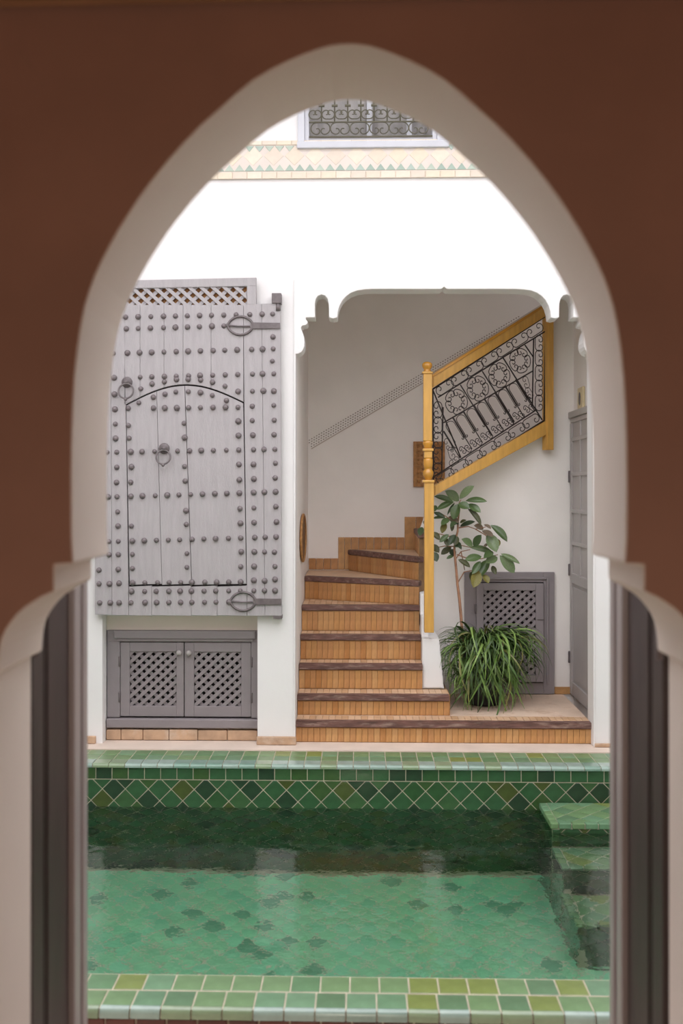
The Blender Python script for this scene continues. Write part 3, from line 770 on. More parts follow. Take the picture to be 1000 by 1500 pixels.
for xa, xb, ia, ib, kx, hs in ((176.5, 269.2, 190, 258.4, 263, -1), (270.4, 367.6, 284.2, 353.2, 277.5, 1)):
    lattice_door(cab, cx_(xa), cx_(xb), cz_(1049.5), cz_(941), DC-.004, cx_(ia), cx_(ib), cz_(1034), cz_(954.5), (cx_(kx), cz_(955.5)), hs, sp=.044, w=.0235)
# stone base under the cabinet: separate blocks; plaster above it
sbs = [(155, 178), (178.6, 210), (210.6, 248), (248.6, 290), (290.6, 333), (333.6, 377)]
pl_ = struct(MB().box(nl+.002, nr-.002, DC+.02, DC+.1, 0.001, cz_(1067)).build('wall_plinth', DECK))
for a, b in sbs:
    pb(MB().box(max(nl+.004, cx_(a)), min(nr-.004, cx_(b)), DC-.03+R.uniform(0, .006), DC+.03, .003, cz_(1067.5)+R.uniform(-.004, 0), bev=.006), 'stone_block', STONE, pl_)
struct(MB().box(nl+.001, nr-.001, DC-.002, DC+.1, cz_(922.8), nt-.001).build('wall_lintel', CREAM))
# tan stone feet of the pillar and right wall end
def foot(x0, x1, z1, nm, lab):
    mm = MB(); n = 2 if x1-x0 < .4 else 3
    o_ = None
    mm.box(x0, x1, DW-.022, DW-.001, 0.001, z1, bev=.006)
    return struct(mm.build(nm, STONE), lab, 'skirting')
foot(PX(376, DW), PX(434, DW), PZ(1079, DW), 'baseboard_pillar', 'tan stone foot of the white pillar')
foot(PX(870, DW), PX(930, DW), PZ(1086, DW), 'baseboard_right', 'tan stone foot of the wall end by the grey side door')
foot(PX(60, DW), PX(141, DW), PZ(1080, DW), 'baseboard_left', 'tan stone foot left of the low cabinet')

# small cabinet under the stairs
DU = DS-.03
c2 = empty('grille_cabinet', (PX(745, DU), DS, zs[0]+.005), 'grey cupboard with one lattice door behind the bushy green plant', 'cabinet')
def p2(mb, name, m=GREYC, **k): return pb(mb, name, m, c2, **k)
def ux(p): return PX(p, DU)
def uz(p): return PZ(p, DU, 745)
zl = zs[0]+.006
p2(MB().box(ux(680), ux(698), DU, DS-.002, zl, uz(838), bev=.004), 'frame_stile')
p2(MB().box(ux(796), ux(812), DU, DS-.002, zl, uz(838), bev=.004), 'frame_stile')
p2(MB().box(ux(698), ux(796), DU, DS-.002, uz(853), uz(838), bev=.004), 'frame_rail')
p2(MB().box(ux(698), ux(796), DU, DS-.002, zl, uz(1000), bev=.004), 'frame_rail')
p2(MB().box(ux(692), ux(800), DU-.014, DU, uz(848.5), uz(845), bev=.003), 'top_moulding')
p2(MB().box(ux(800), ux(803), DU-.012, DU, uz(1001), uz(845), bev=.003), 'side_moulding')
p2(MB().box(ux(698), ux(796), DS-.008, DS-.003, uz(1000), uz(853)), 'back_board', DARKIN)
lattice_door(c2, ux(697), ux(795), uz(998), uz(854), DU-.028, ux(707.5), ux(783.5), uz(988), uz(864.5), None, -1, sp=.044, w=.0235)
p2(MB().box(ux(786), ux(795), DU-.034, DU-.027, uz(907.5), uz(906), bev=.001), 'latch', IRONG)

# tall grey door on the alcove's right side wall
dY0, dY1 = 7.06, 7.70
def Sx(px, py, off=0):                              # point on the side wall plane
    d = ray(px, py); t = (XS-off)/d.x; return Vector((d.x*t, d.y*t, EYE+d.z*t))
zt2 = Sx(842, 612).z; zb2 = zs[0]+.012
td = empty('side_door', (XS, (dY0+dY1)/2, zs[0]), 'tall narrow grey panelled door on the side wall beyond the plant', 'door')
def p3(mb, name, m=GREYL, **k): return pb(mb, name, m, td, **k)
p3(MB().box(XS-.045, XS-.004, dY0-.02, dY1+.015, zt2-.004, zt2+.045, bev=.006), 'cornice')
p3(MB().box(XS-.03, XS-.004, dY0, dY1, zt2-.04, zt2-.006, bev=.002), 'head_rail')
p3(MB().box(XS-.02, XS-.008, dY0, dY1, zb2, zt2-.04), 'panel_board')
for a, b in ((dY0, dY0+.055), (dY1-.055, dY1)):
    p3(MB().box(XS-.034, XS-.006, a, b, zb2, zt2-.042, bev=.004), 'stile')
zr = [zb2, Sx(850, 857).z, Sx(850, 800).z, Sx(850, 752).z, Sx(850, 697).z, Sx(850, 645).z, zt2-.042]
for i, (z, h) in enumerate(((zb2, .10), (zr[1], .075), (zr[2], .03), (zr[3], .03), (zr[4], .03), (zr[5], .03))):
    p3(MB().box(XS-.032, XS-.006, dY0+.056, dY1-.056, z, z+h, bev=.003), 'rail')
for yq in ((dY0+dY1)/2,):
    p3(MB().box(XS-.031, XS-.006, yq-.015, yq+.015, zr[1]+.077, zt2-.042, bev=.003), 'mullion')
p3(MB().box(XS-.026, XS-.02, dY0+.09, dY1-.09, zb2+.13, zr[1]-.03, bev=.002), 'raised_panel')
for z in (zb2+.28, zb2+.95, zt2-.45):
    p3(MB().lathe([(.008, -.045), (.01, -.04), (.01, .04), (.008, .045)], (XS-.038, dY1-.005, z), 8), 'hinge', IRONG)
# ivory plate over the door
ip = empty('wall_plate', Sx(853, 584), 'ivory square plate with a dark oval on the side wall above the grey door', 'wall light')
c = Sx(853, 584)
pb(MB().box(XS-.02, XS-.001, c.y-.085, c.y+.085, c.z-.085, c.z+.085, bev=.006), 'plate', IVORY, ip)
mm = MB(); mm.lathe([(.02, 0), (.022, .003), (.018, .007), (.002, .009)], Vector((XS-.02, c.y, c.z)), 16, Matrix.Rotation(-PI/2, 4, 'Y') @ Matrix.Diagonal((2.3, 1, 1, 1)))
pb(mm, 'oval_boss', STUD, ip)
pb(MB().box(XS-.035, XS-.002, c.y-.05, c.y+.05, c.z-.105, c.z-.088, bev=.003), 'plate_foot', IVORY, ip)

# woven tray on the left side wall of the alcove
wx = al+.004
wv = empty('woven_tray', (wx, 7.52, 1.36), 'oval brown woven tray hung on the side wall left of the stair', 'tray')
MT = Matrix.Rotation(PI/2, 4, 'Y') @ Matrix.Diagonal((1, 1.7, 1, 1))
pb(MB().lathe([(.10, .002), (.15, .006), (.17, .012), (.155, .012), (.10, .008), (.001, .007)], (wx, 7.52, 1.36), 28, MT), 'tray_disc', WICK, wv)
pb(MB().tube([(wx+.012, 7.52+.30*math.cos(q), 1.36+.175*math.sin(q)) for q in [2*PI*i/32 for i in range(32)]], .010, 6, closed=True), 'tray_rim', CARVED, wv)

# carved cedar panel on the back wall
x0, x1 = PX(605, DB), PX(651, DB); z0, z1 = PZ(713, DB), PZ(647, DB)
cp = empty('carved_panel', ((x0+x1)/2, DB, z0), 'carved brown cedar panel on the back wall behind the newel post', 'wall panel')
pb(MB().box(x0+.02, x1-.02, DB-.018, DB-.002, z0+.02, z1-.02), 'board', CARVED, cp)
for q in ((x0, x0+.03, z0, z1), (x1-.03, x1, z0, z1), (x0+.03, x1-.03, z0, z0+.03), (x0+.03, x1-.03, z1-.03, z1)):
    pb(MB().box(q[0], q[1], DB-.03, DB-.002, q[2], q[3], bev=.003), 'frame_rail', CARVED, cp)
mm = MB()
for i in range(6):
    for j in range(9):
        xq = x0+.045+(x1-x0-.09)*i/5; zq = z0+.045+(z1-z0-.09)*j/8
        mm.lathe([(.011, 0), (.008, .005), (.001, .007)], (xq, DB-.018, zq), 6, Matrix.Rotation(PI/2, 4, 'X'))
pb(mm, 'carving', CARVED, cp, kind='stuff')

# stencilled border rising along the back wall
sb = empty('stencil_border', P(453, 650, DB), 'thin dotted diagonal border band rising along the back wall', 'wall border')
a, b = P(452, 651, DB), P(762, 468, DB); u = (b-a).normalized(); n_ = Vector((-u.z, 0, u.x)); L = (b-a).length
mm = MB(); mm.poly([a-Vector((0, .003, 0))+u*0+n_*(-.048), b-Vector((0, .003, 0))-n_*.048, b-Vector((0, .003, 0))-n_*.040, a-Vector((0, .003, 0))-n_*.040], (0, .002, 0)); pb(mm, 'edge_line', IVORYL, sb)
mm = MB(); k = int(L/.024)
for i in range(k):
    for j in range(4):
        c = a+u*((i+.5+(.5 if j % 2 else 0))*.024)+n_*(-.027+.0185*j); s1, s2 = .0075, .0045
        c = c-Vector((0, .001, 0))
        mm.poly([c-u*s1, c-n_*s2, c+u*s1, c+n_*s2], (0, -.002, 0))
pb(mm, 'dot', DOTM, sb, kind='stuff')

# ------------------------------------------------------------------ tile band and window above
zb0, zb1 = PZ(262, DW, 510), PZ(206, DW, 510)
bd = struct(MB().box(XL+.01, XR-.01, DW-.012, DW-.001, zb0, zb1).build('trim_2', CREAM), 'cream tile band with sage triangles under the upper window', 'tile band')
rows = [(zb0+.001, zb0+.045, .10), (zb1-.03, zb1-.001, .10)]
for z0, z1, w in rows:
    me = tile_mesh('band_tile', w*.97, z1-z0, .006, BAND)
    x = PX(190, DW)
    while x < PX(840, DW):
        put('band_tile', me, bd, M=Matrix.Translation((x+w/2, DW-.012, (z0+z1)/2))); x += w
tri = MB().tile([(-.033, 0, -.020), (.033, 0, -.020), (0, 0, .024)], (0, -.004, 0), .95).mesh('triangle_tile', BANDG)
trd = MB().tile([(-.03, 0, .018), (0, 0, -.02), (.03, 0, .018)], (0, -.004, 0), .95).mesh('triangle_tile', BANDG)
sq = MB().tile([(-.066, 0, 0), (0, 0, -.066), (.066, 0, 0), (0, 0, .066)], (0, -.002, 0), .98).mesh('band_tile', BAND)
x = PX(190, DW)
i = 0
while x < PX(840, DW):
    put('triangle_tile', tri, bd, M=Matrix.Translation((x, DW-.0122, zb0+.073)))
    if x < wl-.02 or x > wr+.02: put('triangle_tile', trd, bd, M=Matrix.Translation((x, DW-.0122, zb1-.055)))
    x += .068; i += 1
x = PX(190, DW)
while x < PX(840, DW):
    put('band_tile', sq, bd, M=Matrix.Translation((x, DW-.012, zb0+.155))); x += .14
# window
win = empty('window_1', ((wl+wr)/2, DW, ZS), 'lilac-white framed upper window with an iron scroll grille', 'window'); win['kind'] = 'structure'
def pwn(mb, name, m, **k): return pb(mb, name, m, win, **k)
ix0, ix1, iz0 = PX(452.5, DW), PX(633, DW), PZ(200, DW)
pwn(MB().box(wl-.004, wr+.004, DW-.035, DW+.06, ZS-.012, ZS+.035, bev=.006), 'window_sill', LILAC)
pwn(MB().box(wl, ix0-.03, DW-.022, DW+.06, ZS+.035, wt, bev=.006), 'window_frame', LILAC)
pwn(MB().box(ix1+.03, wr, DW-.022, DW+.06, ZS+.035, wt, bev=.006), 'window_frame', LILAC)
pwn(MB().box(ix0-.03, ix0, DW, DW+.08, ZS+.035, wt, bev=.004), 'inner_frame', LILAC)
pwn(MB().box(ix1, ix1+.03, DW, DW+.08, ZS+.035, wt, bev=.004), 'inner_frame', LILAC)
pwn(MB().box(ix0, ix1, DW+.0, DW+.08, ZS+.035, iz0, bev=.004), 'inner_frame', LILAC)
pwn(MB().box(wl, wr, DW-.02, DW+.06, wt-.05, wt, bev=.004), 'inner_frame', LILAC)
for xq in (P(541, 180, DW).x, P(600, 180, DW).x):
    pwn(MB().box(xq-.018, xq+.018, DW+.06, DW+.085, iz0, wt-.05, bev=.003), 'mullion', LILAC)
mm = MB(); nw = 60; vsb = []
for i in range(nw+1):
    xq = wl+(wr-wl)*i/nw; yq = DW+.125+.014*math.sin(i*1.1)+.006*math.sin(i*2.7)
    vsb.append((mm.b.verts.new((xq, yq, ZS+.01)), mm.b.verts.new((xq, yq, wt))))
for p_, q_ in zip(vsb, vsb[1:]):
    f = mm.b.faces.new((p_[0], q_[0], q_[1], p_[1])); f.smooth = True
pwn(mm, 'curtain', CURT)
GL = bpy.data.materials.new('window_glass'); GL.use_nodes = True
b_ = GL.node_tree.nodes['Principled BSDF']; b_.inputs['Transmission Weight'].default_value = 1; b_.inputs['Roughness'].default_value = .02; b_.inputs['IOR'].default_value = 1.1
pwn(MB().box(ix0, ix1, DW+.086, DW+.09, iz0, wt-.05), 'pane', GL)
for py in (200, 178.5):
    z = PZ(py, DW-.01, 540); pwn(MB().tube([(ix0, DW-.01, z), (ix1, DW-.01, z)], .006, 5), 'grille_bar', IRONB)
pitch = (PX(627, DW)-PX(455, DW))/6
cs = c_scroll('grille_scroll', pitch*.96, .082, .004, IRONB)
for i in range(6):
    xq = PX(455, DW)+pitch*(i+.5)
    place(cs, (xq, DW-.01, (PZ(200, DW)+PZ(178.5, DW))/2+.002), PI, 'grille_scroll', win, yaw=0)
cs2 = c_scroll('grille_scroll', pitch*.62, .062, .004, IRONB)
for i in range(9):
    xb2 = PX(455, DW)+pitch*i*.67+.03
    if xb2 > ix1: break
    pwn(MB().tube([(xb2+pitch*.33, DW-.01, PZ(178.5, DW)), (xb2+pitch*.33, DW-.01, wt-.3)], .005, 5), 'grille_bar', IRONB)
    place(cs2, (xb2, DW-.01, PZ(168, DW)), 0, 'grille_scroll', win, yaw=0)
    zq = PZ(155.5, DW)
    pwn(MB().tube([(xb2+pitch*.33-.02, DW-.012, zq), (xb2+pitch*.33+.02, DW-.012, zq)], .009, 6), 'grille_cross', IRONB)
struct(MB().box(wl-.1, wr+.1, DW+.3, DW+.32, ZS-.1, wt+.1).build('wall_behind_window', CREAM))

# ------------------------------------------------------------------ pool
WZ = -.27; PF = -1.36; DNI = 3.53; DNO = 3.295
# basin beds (grout)
pw_ = struct(MB().box(PXL, PXR, DP, DP+.34, PF-.1, -.0055).build('pool_wall', GROUT), 'far pool wall with a row of square and a field of diamond green tiles', 'pool wall')
pn_ = struct(MB().box(PXL, PXR, DNO, DNI, PF-.1, -.0055).build('pool_wall', GROUT), 'tiled pool wall nearest the arch', 'pool wall')
for nm, x0, x1 in (('pool_wall', PXL-.3, PXL), ('pool_wall', PXR, PXR+.3)):
    struct(MB().box(x0, x1, DNO, DP+.34, PF-.1, -.003).build(nm, GREEN), 'plain green side of the pool', 'pool wall')
pf_ = struct(MB().box(PXL, PXR, DNI, DP, PF-.1, PF-.008).build('pool_floor', GROUT), 'light green diamond-tiled pool bottom', 'pool floor')
tw = .1025
def flat_tile(name, w, d, m, t=.0035):
    key = (name, round(w, 3), round(d, 3), m.name, 'f')
    if key not in TM: TM[key] = MB().tile([(-w/2, -d/2, 0), (w/2, -d/2, 0), (w/2, d/2, 0), (-w/2, d/2, 0)], (0, 0, t), .95).mesh(name, m)
    return TM[key]
def jit(a=.008): return Matrix.Rotation(R.uniform(-a, a), 4, 'X') @ Matrix.Rotation(R.uniform(-a, a), 4, 'Y')
def coping(parent, rows, x0, x1, m, ph=0):
    for y0, y1, off in rows:
        me = flat_tile('coping_tile', tw-.005, y1-y0-.005, m)
        x = x0+ph+off
        while x < x1:
            put('coping_tile', me, parent, M=Matrix.Translation((x+tw/2, (y0+y1)/2, -.0066)) @ jit(.004)); x += tw
xa, xb = P(100, 1110, 6.4).x-tw*7, P(930, 1110, 6.4).x+tw*5
coping(pw_, [(6.325, 6.445, 0), (6.445, 6.565, .0)], xa, xb, GREENL)
# rounded pale edge tiles
def edge_tiles(parent, y0, y1, zlow, x0, x1, facing, w=tw, name='edge_tile'):
    n = 6; prof = []
    for i in range(n+1):
        q = PI/2*i/n
        prof.append((math.sin(q)*.02, math.cos(q)*.02))
    me = None
    # cross-section in YZ: flat top then rounded nose then small drop
    s = facing
    pts = [(y1, -.007), (y1, .001)] + [(y0-s*(-.02)*0 + (y0+s*.02) - s*px_ - y0, -.019+pz_) if False else (y0+s*(.02-px_), -.019+pz_) for px_, pz_ in prof] + [(y0, zlow), (y0+s*.008, zlow), (y0+s*.008, -.007)]
    x = x0
    while x < x1:
        if me is None:
            mm = MB(); mm.poly([Vector((-w/2+.0025, a-(y0), b)) for a, b in pts], (w-.005, 0, 0)); me = mm.mesh(name, GREENE)
        put(name, me, parent, M=Matrix.Translation((x+w/2, y0, 0)) @ Matrix.Rotation(R.uniform(-.008, .008), 4, 'Y')); x += w
edge_tiles(pw_, DP-.012, 6.322, -.024, xa, xb, 1)
# square row
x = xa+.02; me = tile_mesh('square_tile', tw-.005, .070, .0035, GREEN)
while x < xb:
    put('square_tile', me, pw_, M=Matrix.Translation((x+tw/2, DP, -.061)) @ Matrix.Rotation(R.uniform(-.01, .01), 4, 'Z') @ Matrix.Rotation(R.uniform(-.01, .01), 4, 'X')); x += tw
# diamond fields: pieces are clipped to the field's edge
def diamonds(frame, u0, u1, v0, v1, half_, keep, parent, m, ms, name, t=.0035, gro=.003):
    """frame(u,v)->point, normal. keep(u,v)->True for a piece of its own"""
    pt, nv, uu, vv = frame
    W2 = half_; st_ = MB(); ns = 0
    i0 = int((u1-u0)/W2)+2; j0 = int((v1-v0)/W2)+2
    meF = None
    for i in range(-1, i0):
        for j in range(-1, j0):
            if (i+j) % 2: continue
            cu, cv = u0+i*W2, v0+j*W2
            h = W2-gro*1.2
            q = [(cu-h, cv), (cu, cv-h), (cu+h, cv), (cu, cv+h)]
            pl = clip(q, u0, u1, v0, v1)
            if len(pl) < 3 or area(pl) < 2e-4: continue
            full_ = len(pl) == 4 and abs(area(pl)-2*h*h) < 1e-5
            if keep(cu, cv):
                if full_:
                    if meF is None:
                        meF = MB().tile([uu*a_+vv*b_ for a_, b_ in ((-h, 0), (0, -h), (h, 0), (0, h))], nv*t, .95).mesh(name, m)
                    put(name, meF, parent, M=Matrix.Translation(pt+uu*cu+vv*cv) @ jit(.007))
                else:
                    c_ = (sum(p[0] for p in pl)/len(pl), sum(p[1] for p in pl)/len(pl))
                    me2 = MB().tile([uu*(a_-c_[0])+vv*(b_-c_[1]) for a_, b_ in pl], nv*t, .95).mesh(name, m)
                    put(name, me2, parent, M=Matrix.Translation(pt+uu*c_[0]+vv*c_[1]))
            else:
                st_.tile([pt+uu*a_+vv*b_ for a_, b_ in pl], nv*t, .95); ns += 1
    if ns:
        st_.build(name, ms, parent, kind='stuff')
Xv, Yv, Zv = Vector((1, 0, 0)), Vector((0, 1, 0)), Vector((0, 0, 1))
H_ = .0725
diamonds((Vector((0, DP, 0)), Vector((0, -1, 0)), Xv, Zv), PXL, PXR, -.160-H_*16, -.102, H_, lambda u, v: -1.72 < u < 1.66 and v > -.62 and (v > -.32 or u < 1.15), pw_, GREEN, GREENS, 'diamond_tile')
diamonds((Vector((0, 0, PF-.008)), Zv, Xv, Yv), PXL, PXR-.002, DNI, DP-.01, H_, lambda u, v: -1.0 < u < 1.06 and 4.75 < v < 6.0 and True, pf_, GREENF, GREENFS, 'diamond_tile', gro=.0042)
# near coping
xa2, xb2 = -1.15-tw*4, 1.1+tw*4
GREENN = GREENL
coping(pn_, [(DNO+.012, DNO+.118, .0), (DNO+.122, DNI-.003, .012)], xa2, xb2, GREENN, ph=-.02)
edge_tiles(pn_, DNO-.012, DNO+.010, -.034, xa2-.02, xb2, 1)
x = xa2; me = tile_mesh('square_tile', tw-.006, .09, .008, REDT)
while x < xb2:
    put('square_tile', me, pn_, M=Matrix.Translation((x+tw/2, DNO, -.082))); x += tw
# the steps in the pool's corner
ps = empty('pool_steps', (1.12, DP, PF), 'green tiled steps going down into the water by the far wall', 'steps')
sx0 = 1.115
steps = [(DP-.012, 5.81, -.215), (5.81, 5.49, -.50), (5.49, 5.14, -.87)]
for y1, y0, z in steps:
    pb(MB().box(sx0+.009, PXR-.01, y0+.009, y1, PF, z-.009), 'step_block', GROUT, ps)
    # top diamonds and front diamonds
    off = Vector(ps.location); zn_ = {-.215: -.50, -.50: -.87, -.87: PF+.002}[z]
    diamonds((Vector((0, 0, z-.009))-off, Zv, Xv, Yv), sx0+.05, 2.0, y0+.04, y1-.003, H_, lambda u, v: True, ps, GREENL, GREENS, 'diamond_tile')
    diamonds((Vector((0, y0+.009, 0))-off, Vector((0, -1, 0)), Xv, Zv), sx0+.05, 2.0, zn_, z-.035, H_, lambda u, v: True, ps, GREEN, GREENS, 'diamond_tile')
    diamonds((Vector((sx0+.009, 0, 0))-off, Vector((-1, 0, 0)), Yv, Zv), y0+.04, y1-.003, PF+.002, z-.035, H_, lambda u, v: True, ps, GREEN, GREENS, 'diamond_tile')
    x = sx0+.045; me = None
    while x < 2.0:
        mm = MB().box(-.036, .036, 0, .046, -.034, 0, bev=.006) if me is None else None
        if mm: me = mm.mesh('edge_tile', GREENL)
        put('edge_tile', me, ps, M=Matrix.Translation(Vector((x+.038, y0-.001, z+.001))-off) @ jit(.006)); x += .077
    for zz_ in (z-.036-.08, z-.036-.163, z-.036-.246):
        if zz_ < PF: break
        for k_ in range(1):
            put('border_tile', tile_mesh('border_tile', .046, .078, .0035, GREEN), ps, M=Matrix.Translation(Vector((sx0+.0335, y0+.009, zz_+.04))-off))
            put('border_tile', tile_mesh('border_tile', .030, .078, .0035, GREEN), ps, M=Matrix.Translation(Vector((sx0+.009, y0+.0245, zz_+.04))-off) @ Matrix.Rotation(-PI/2, 4, 'Z'))
    y = y0; me = None
    while y < y1-.04:
        if me is None: me = MB().box(0, .046, -.036, .036, -.034, 0, bev=.006).mesh('edge_tile', GREENL)
        put('edge_tile', me, ps, M=Matrix.Translation(Vector((sx0-.001, y+.038, z+.001))-off) @ jit(.006)); y += .077

# water: surface and body in one closed box, rippled by bump
WM = bpy.data.materials.new('pool_water'); WM.use_nodes = True
n = WM.node_tree.nodes; Lk = WM.node_tree.links; n.clear()
out = n.new('ShaderNodeOutputMaterial'); gl = n.new('ShaderNodeBsdfRefraction'); gs = n.new('ShaderNodeBsdfGlossy'); fr = n.new('ShaderNodeFresnel'); mx = n.new('ShaderNodeMixShader')
gl.inputs['IOR'].default_value = 1.333; gl.inputs['Roughness'].default_value = 0; gl.inputs['Color'].default_value = (.93, 1, .96, 1)
gs.inputs['Roughness'].default_value = .02; fr.inputs['IOR'].default_value = 1.4
tc = n.new('ShaderNodeTexCoord'); mp = n.new('ShaderNodeMapping'); mp.inputs['Scale'].default_value = (1, 1.0, 1)
nz = n.new('ShaderNodeTexNoise'); nz.inputs['Scale'].default_value = 7; nz.inputs['Detail'].default_value = 3
nz2 = n.new('ShaderNodeTexNoise'); nz2.inputs['Scale'].default_value = 26; nz2.inputs['Detail'].default_value = 2
ma = n.new('ShaderNodeMath'); ma.operation = 'MULTIPLY_ADD'; ma.inputs[1].default_value = .16
bpn = n.new('ShaderNodeBump'); bpn.inputs['Strength'].default_value = 1; bpn.inputs['Distance'].default_value = .0048
Lk.new(tc.outputs['Object'], mp.inputs[0]); Lk.new(mp.outputs[0], nz.inputs['Vector']); Lk.new(mp.outputs[0], nz2.inputs['Vector'])
Lk.new(nz2.outputs[0], ma.inputs[0]); Lk.new(nz.outputs[0], ma.inputs[2]); Lk.new(ma.outputs[0], bpn.inputs['Height'])
for q in (gl, gs, fr): Lk.new(bpn.outputs[0], q.inputs['Normal'])
Lk.new(fr.outputs[0], mx.inputs[0]); Lk.new(gl.outputs[0], mx.inputs[1]); Lk.new(gs.outputs[0], mx.inputs[2]); Lk.new(mx.outputs[0], out.inputs[0])
mm = MB(); f = mm.b.faces.new([mm.b.verts.new(v) for v in ((PXL, DNI, WZ), (PXR, DNI, WZ), (PXR, DP, WZ), (PXL, DP, WZ))])
wme = bpy.data.meshes.new('pool_water'); mm.b.to_mesh(wme); mm.b.free(); wme.materials.append(WM)
struct(put('pool_water', wme), 'clear green rippled pool water', 'water')

# ------------------------------------------------------------------ plants
pc_ = Vector((P(708, 1000, 7.36).x, 7.36, zs[0]+.003))
pot = empty('plant_pot', pc_, 'black pot almost hidden under the strap leaves', 'pot')
pb(MB().lathe([(.11, 0), (.12, .004), (.155, .33), (.165, .35), (.165, .385), (.155, .385), (.15, .37), (.001, .368)], pc_, 28), 'pot_body', POT, pot)
pb(MB().lathe([(.149, .34), (.145, .375), (.11, .392), (.05, .40), (.001, .402)], pc_, 24), 'soil', SOIL, pot)
zsoil = pc_.z+.39
# little broad-leaved tree
tree = empty('broad_leaved_plant', (P(679, 945, 7.36).x, 7.36, zsoil), 'tall thin-stemmed plant with broad dark green leaves beside the newel post', 'plant')
def T(x, y, D=7.42): return P(630+x/6.667, 700+y/6.667, D)
trunk = [P(680, 955, 7.36), P(678.7, 944, 7.36), P(676, 915, 7.37), P(673, 880, 7.38), T(265, 1030, 7.4), T(252, 880, 7.42), T(235, 700, 7.43), T(248, 600, 7.43), T(268, 520, 7.43), T(270, 430, 7.43), T(285, 300, 7.43), T(285, 240, 7.43)]
pb(MB().tube(trunk, .0125, 7, r2=.006), 'stem', BARK, tree)
for br in ([(250, 790), (300, 720), (390, 700)], [(300, 720), (315, 790), (335, 900)], [(265, 1030), (330, 920), (405, 905), (470, 910)], [(260, 750), (400, 800), (500, 790), (660, 750)], [(270, 490), (370, 475), (440, 500), (540, 480)], [(440, 500), (540, 560), (600, 640)], [(235, 670), (140, 665), (60, 680)],
           [(248, 560), (180, 570), (60, 540)], [(270, 440), (190, 400), (80, 330)], [(285, 240), (300, 215)], [(270, 430), (200, 440)], [(240, 640), (300, 660), (400, 680)], [(255, 620), (220, 600)], [(285, 260), (370, 300)]):
    dd = R.uniform(-.03, .05)
    pb(MB().tube([T(x, y, 7.43-dd*i/2) for i, (x, y) in enumerate(br)], .005, 5, r2=.003), 'branch', BARK, tree)
def leaf_mesh(m, fold=.12, droop=.15, sh=1.0):
    mm = MB(); n = 8; rows_ = []
    for i in range(n+1):
        t = i/n
        w = .5*(math.sin(PI*min(1, t**.85))**.75)*(.62+.55*t)*(1 if t < 1 else 0)+.012*(1-t)
        z = -droop*t*t
        rows_.append([mm.b.verts.new((sx_*w, t, z+abs(sx_)*fold*w*1.2)) for sx_ in (-1, -.5, 0, .5, 1)])
    for a_, b_ in zip(rows_, rows_[1:]):
        for j in range(4):
            f = mm.b.faces.new((a_[j], a_[j+1], b_[j+1], b_[j])); f.smooth = True
    me = bpy.data.meshes.new('leaf'); mm.b.to_mesh(me); mm.b.free(); me.materials.append(m); return me
lms = {k: [leaf_mesh(m, .25, .12), leaf_mesh(m, .35, .2)] for k, m in (('g', LEAFM), ('d', LEAFD), ('y', LEAFY), ('b', LEAFB))}
leaves = [(285, 205, 420, 75, 80, 'g'), (280, 225, 158, 125, 95, 'g'), (225, 235, 42, 172, 62, 'g'), (230, 232, 62, 302, 60, 'g'), (238, 245, 165, 358, 26, 'd'), (272, 255, 222, 402, 95, 'g'), (275, 250, 380, 290, 85, 'g'), (345, 225, 552, 218, 62, 'g'), (365, 258, 492, 330, 75, 'g'), (365, 300, 506, 452, 62, 'd'),
          (290, 475, 432, 422, 52, 'd'), (290, 440, 345, 410, 34, 'd'), (30, 335, 150, 392, 46, 'd'), (20, 400, 130, 385, 30, 'd'), (185, 395, 110, 455, 65, 'g'), (150, 440, 112, 535, 62, 'y'), (212, 425, 212, 522, 42, 'd'), (178, 380, 275, 430, 58, 'b'), (180, 400, 280, 450, 50, 'd'), (520, 500, 435, 460, 66, 'b'), (525, 455, 592, 492, 42, 'b'), (588, 462, 760, 608, 88, 'g'), (505, 515, 615, 565, 60, 'b'),
          (560, 545, 650, 715, 118, 'g'), (640, 590, 675, 660, 50, 'y'), (412, 668, 320, 595, 78, 'g'), (425, 672, 492, 558, 80, 'd'), (385, 680, 615, 722, 66, 'g'), (520, 665, 560, 655, 40, 'b'), (610, 720, 530, 772, 70, 'g'), (500, 770, 342, 795, 78, 'g'), (272, 798, 392, 866, 58, 'd'), (490, 815, 410, 935, 66, 'g'), (570, 800, 480, 955, 98, 'g'), (655, 775, 545, 820, 85, 'g'),
          (678, 758, 828, 925, 105, 'g'), (688, 742, 878, 832, 55, 'g'), (605, 858, 638, 938, 52, 'd'), (470, 905, 425, 1065, 105, 'y'), (515, 945, 572, 1022, 66, 'y'), (440, 900, 395, 1000, 70, 'd'), (245, 555, 180, 650, 66, 'd'), (265, 570, 238, 655, 60, 'd'), (20, 530, 95, 600, 60, 'd'), (180, 552, 90, 625, 52, 'g'), (150, 585, 170, 665, 50, 'd'), (205, 675, 105, 745, 62, 'd'), (190, 700, 245, 755, 66, 'd'),
          (10, 650, 85, 725, 70, 'd'), (30, 725, 65, 812, 74, 'd'), (230, 755, 160, 788, 36, 'g'), (250, 620, 302, 688, 45, 'd'), (60, 270, 20, 330, 50, 'd'), (-60, 420, -30, 480, 50, 'd'), (-80, 480, -105, 560, 60, 'd'), (250, 430, 200, 470, 50, 'd'), (300, 640, 240, 670, 50, 'd')]
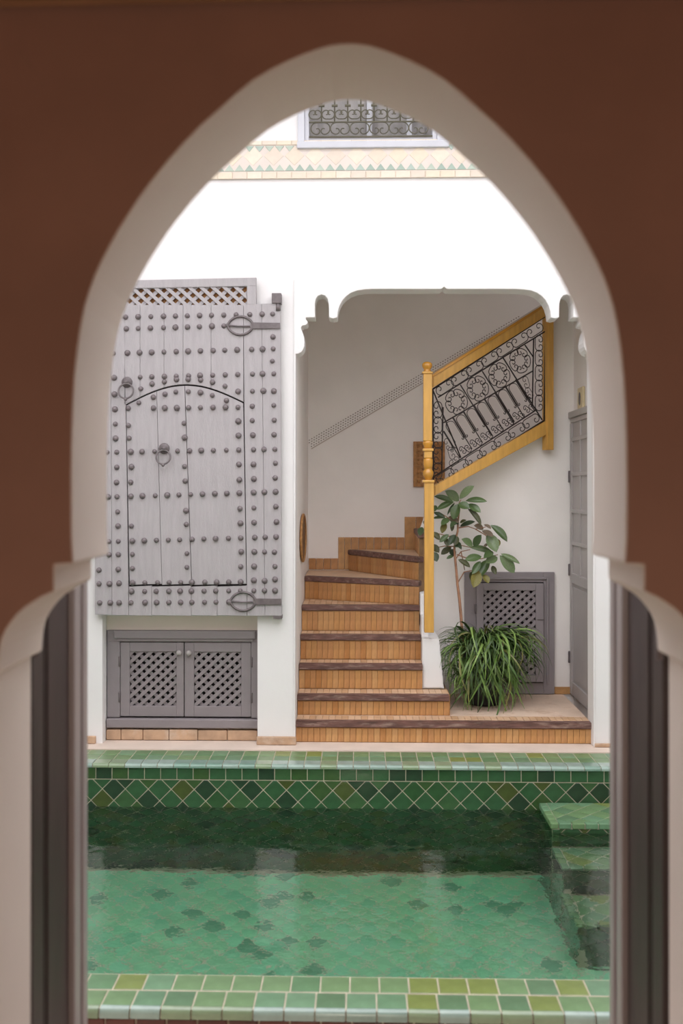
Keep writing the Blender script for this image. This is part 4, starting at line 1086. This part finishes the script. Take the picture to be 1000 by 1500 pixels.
for i, (x0, y0, x1, y1, w, k) in enumerate(leaves):
    D0 = 7.44+R.uniform(-.06, .04); a = T(x0, y0, D0); b = T(x1, y1, D0-R.uniform(.01, .09))
    ax = b-a; Ln = ax.length; yv = ax.normalized()
    toc = Vector((R.uniform(-.35, .35), -1, .55)); zv = (toc-yv*toc.dot(yv)).normalized(); xv = yv.cross(zv)
    ws = w/6.667*7.4/F*1.15
    M = Matrix((xv*ws, yv*Ln, zv*Ln*.7)).transposed().to_4x4()
    put('leaf', lms[k][i % 2], tree, M=Matrix.Translation(a-Vector(tree.location)) @ M)
# bushy strap-leaved plant
bush = empty('strap_leaved_plant', (pc_.x, pc_.y, zsoil), 'bushy plant with long arching green strap leaves spilling over its black pot', 'plant')
def blade(L, w, a0, bend, m=BLADE):
    mm = MB(); n = 9; x = z = 0; a = a0; rows_ = []
    for i in range(n+1):
        t = i/n; ww = w*(.55+.9*t if t < .35 else 1-(t-.35)/.65*.96)*.5+.0006
        nx, nz_ = -math.sin(a), math.cos(a)
        rows_.append([mm.b.verts.new((x-nx*0, -ww, z+ww*.35)), mm.b.verts.new((x, 0, z)), mm.b.verts.new((x, ww, z+ww*.35))])
        x += math.cos(a)*L/n; z += math.sin(a)*L/n; a -= bend/n*(.6+.8*t)
        a = max(a, -PI*.52)
    for a_, b_ in zip(rows_, rows_[1:]):
        for j in range(2):
            f = mm.b.faces.new((a_[j], a_[j+1], b_[j+1], b_[j])); f.smooth = True
    me = bpy.data.meshes.new('leaf_blade'); mm.b.to_mesh(me); mm.b.free(); me.materials.append(m); return me
bl = [blade(.62, .028, 1.3, 3.4), blade(.56, .022, 1.05, 3.2), blade(.52, .019, .9, 3.4), blade(.60, .027, 1.15, 4.2), blade(.40, .016, 1.25, 2.4), blade(.50, .021, .5, 3.0), blade(.34, .014, 1.4, 1.6), blade(.44, .024, -.1, 3.4)]
def blade_matrix(i):
    q = R.uniform(0, 2*PI); r0 = R.uniform(.01, .13)
    k = R.choice([0, 1, 2, 3, 3, 5, 7, 7, 5, 4, 1, 0, 2, 6, 4, 6])
    if i < 40: k = R.choice([6, 4, 6]); r0 *= .7
    z0 = R.uniform(-.02, .02)
    if k in (5, 7): r0 = R.uniform(.10, .17); q = R.uniform(PI*.9, PI*2.1)
    if k == 7: z0 = R.uniform(-.16, .02)
    if i % 5 == 4:                                   # plantlets hanging down the front of the pot
        q = R.uniform(PI*1.0, PI*2.0); r0 = R.uniform(.17, .215); z0 = R.uniform(-.30, -.02); k = R.choice([4, 6, 7, 2])
    p_ = Vector((r0*math.cos(q), r0*math.sin(q), z0))
    q2 = q+R.uniform(-.5, .5); s = R.uniform(.68, 1.0)
    if i % 5 == 4: s *= .72
    if math.sin(q2) > .2: s *= .62
    if math.cos(q2) < -.5 and k not in (6, 4): s *= .82
    return k, Matrix.Translation(p_) @ Matrix.Rotation(q2, 4, 'Z') @ Matrix.Rotation(R.uniform(-.6, .6), 4, 'X') @ Matrix.Rotation(R.uniform(-.25, .3), 4, 'Y') @ Matrix.Scale(s*R.uniform(.9, 1.15), 4)
for i in range(290):
    k, M = blade_matrix(i); put('leaf_blade', bl[k], bush, M=M)
mm = MB()
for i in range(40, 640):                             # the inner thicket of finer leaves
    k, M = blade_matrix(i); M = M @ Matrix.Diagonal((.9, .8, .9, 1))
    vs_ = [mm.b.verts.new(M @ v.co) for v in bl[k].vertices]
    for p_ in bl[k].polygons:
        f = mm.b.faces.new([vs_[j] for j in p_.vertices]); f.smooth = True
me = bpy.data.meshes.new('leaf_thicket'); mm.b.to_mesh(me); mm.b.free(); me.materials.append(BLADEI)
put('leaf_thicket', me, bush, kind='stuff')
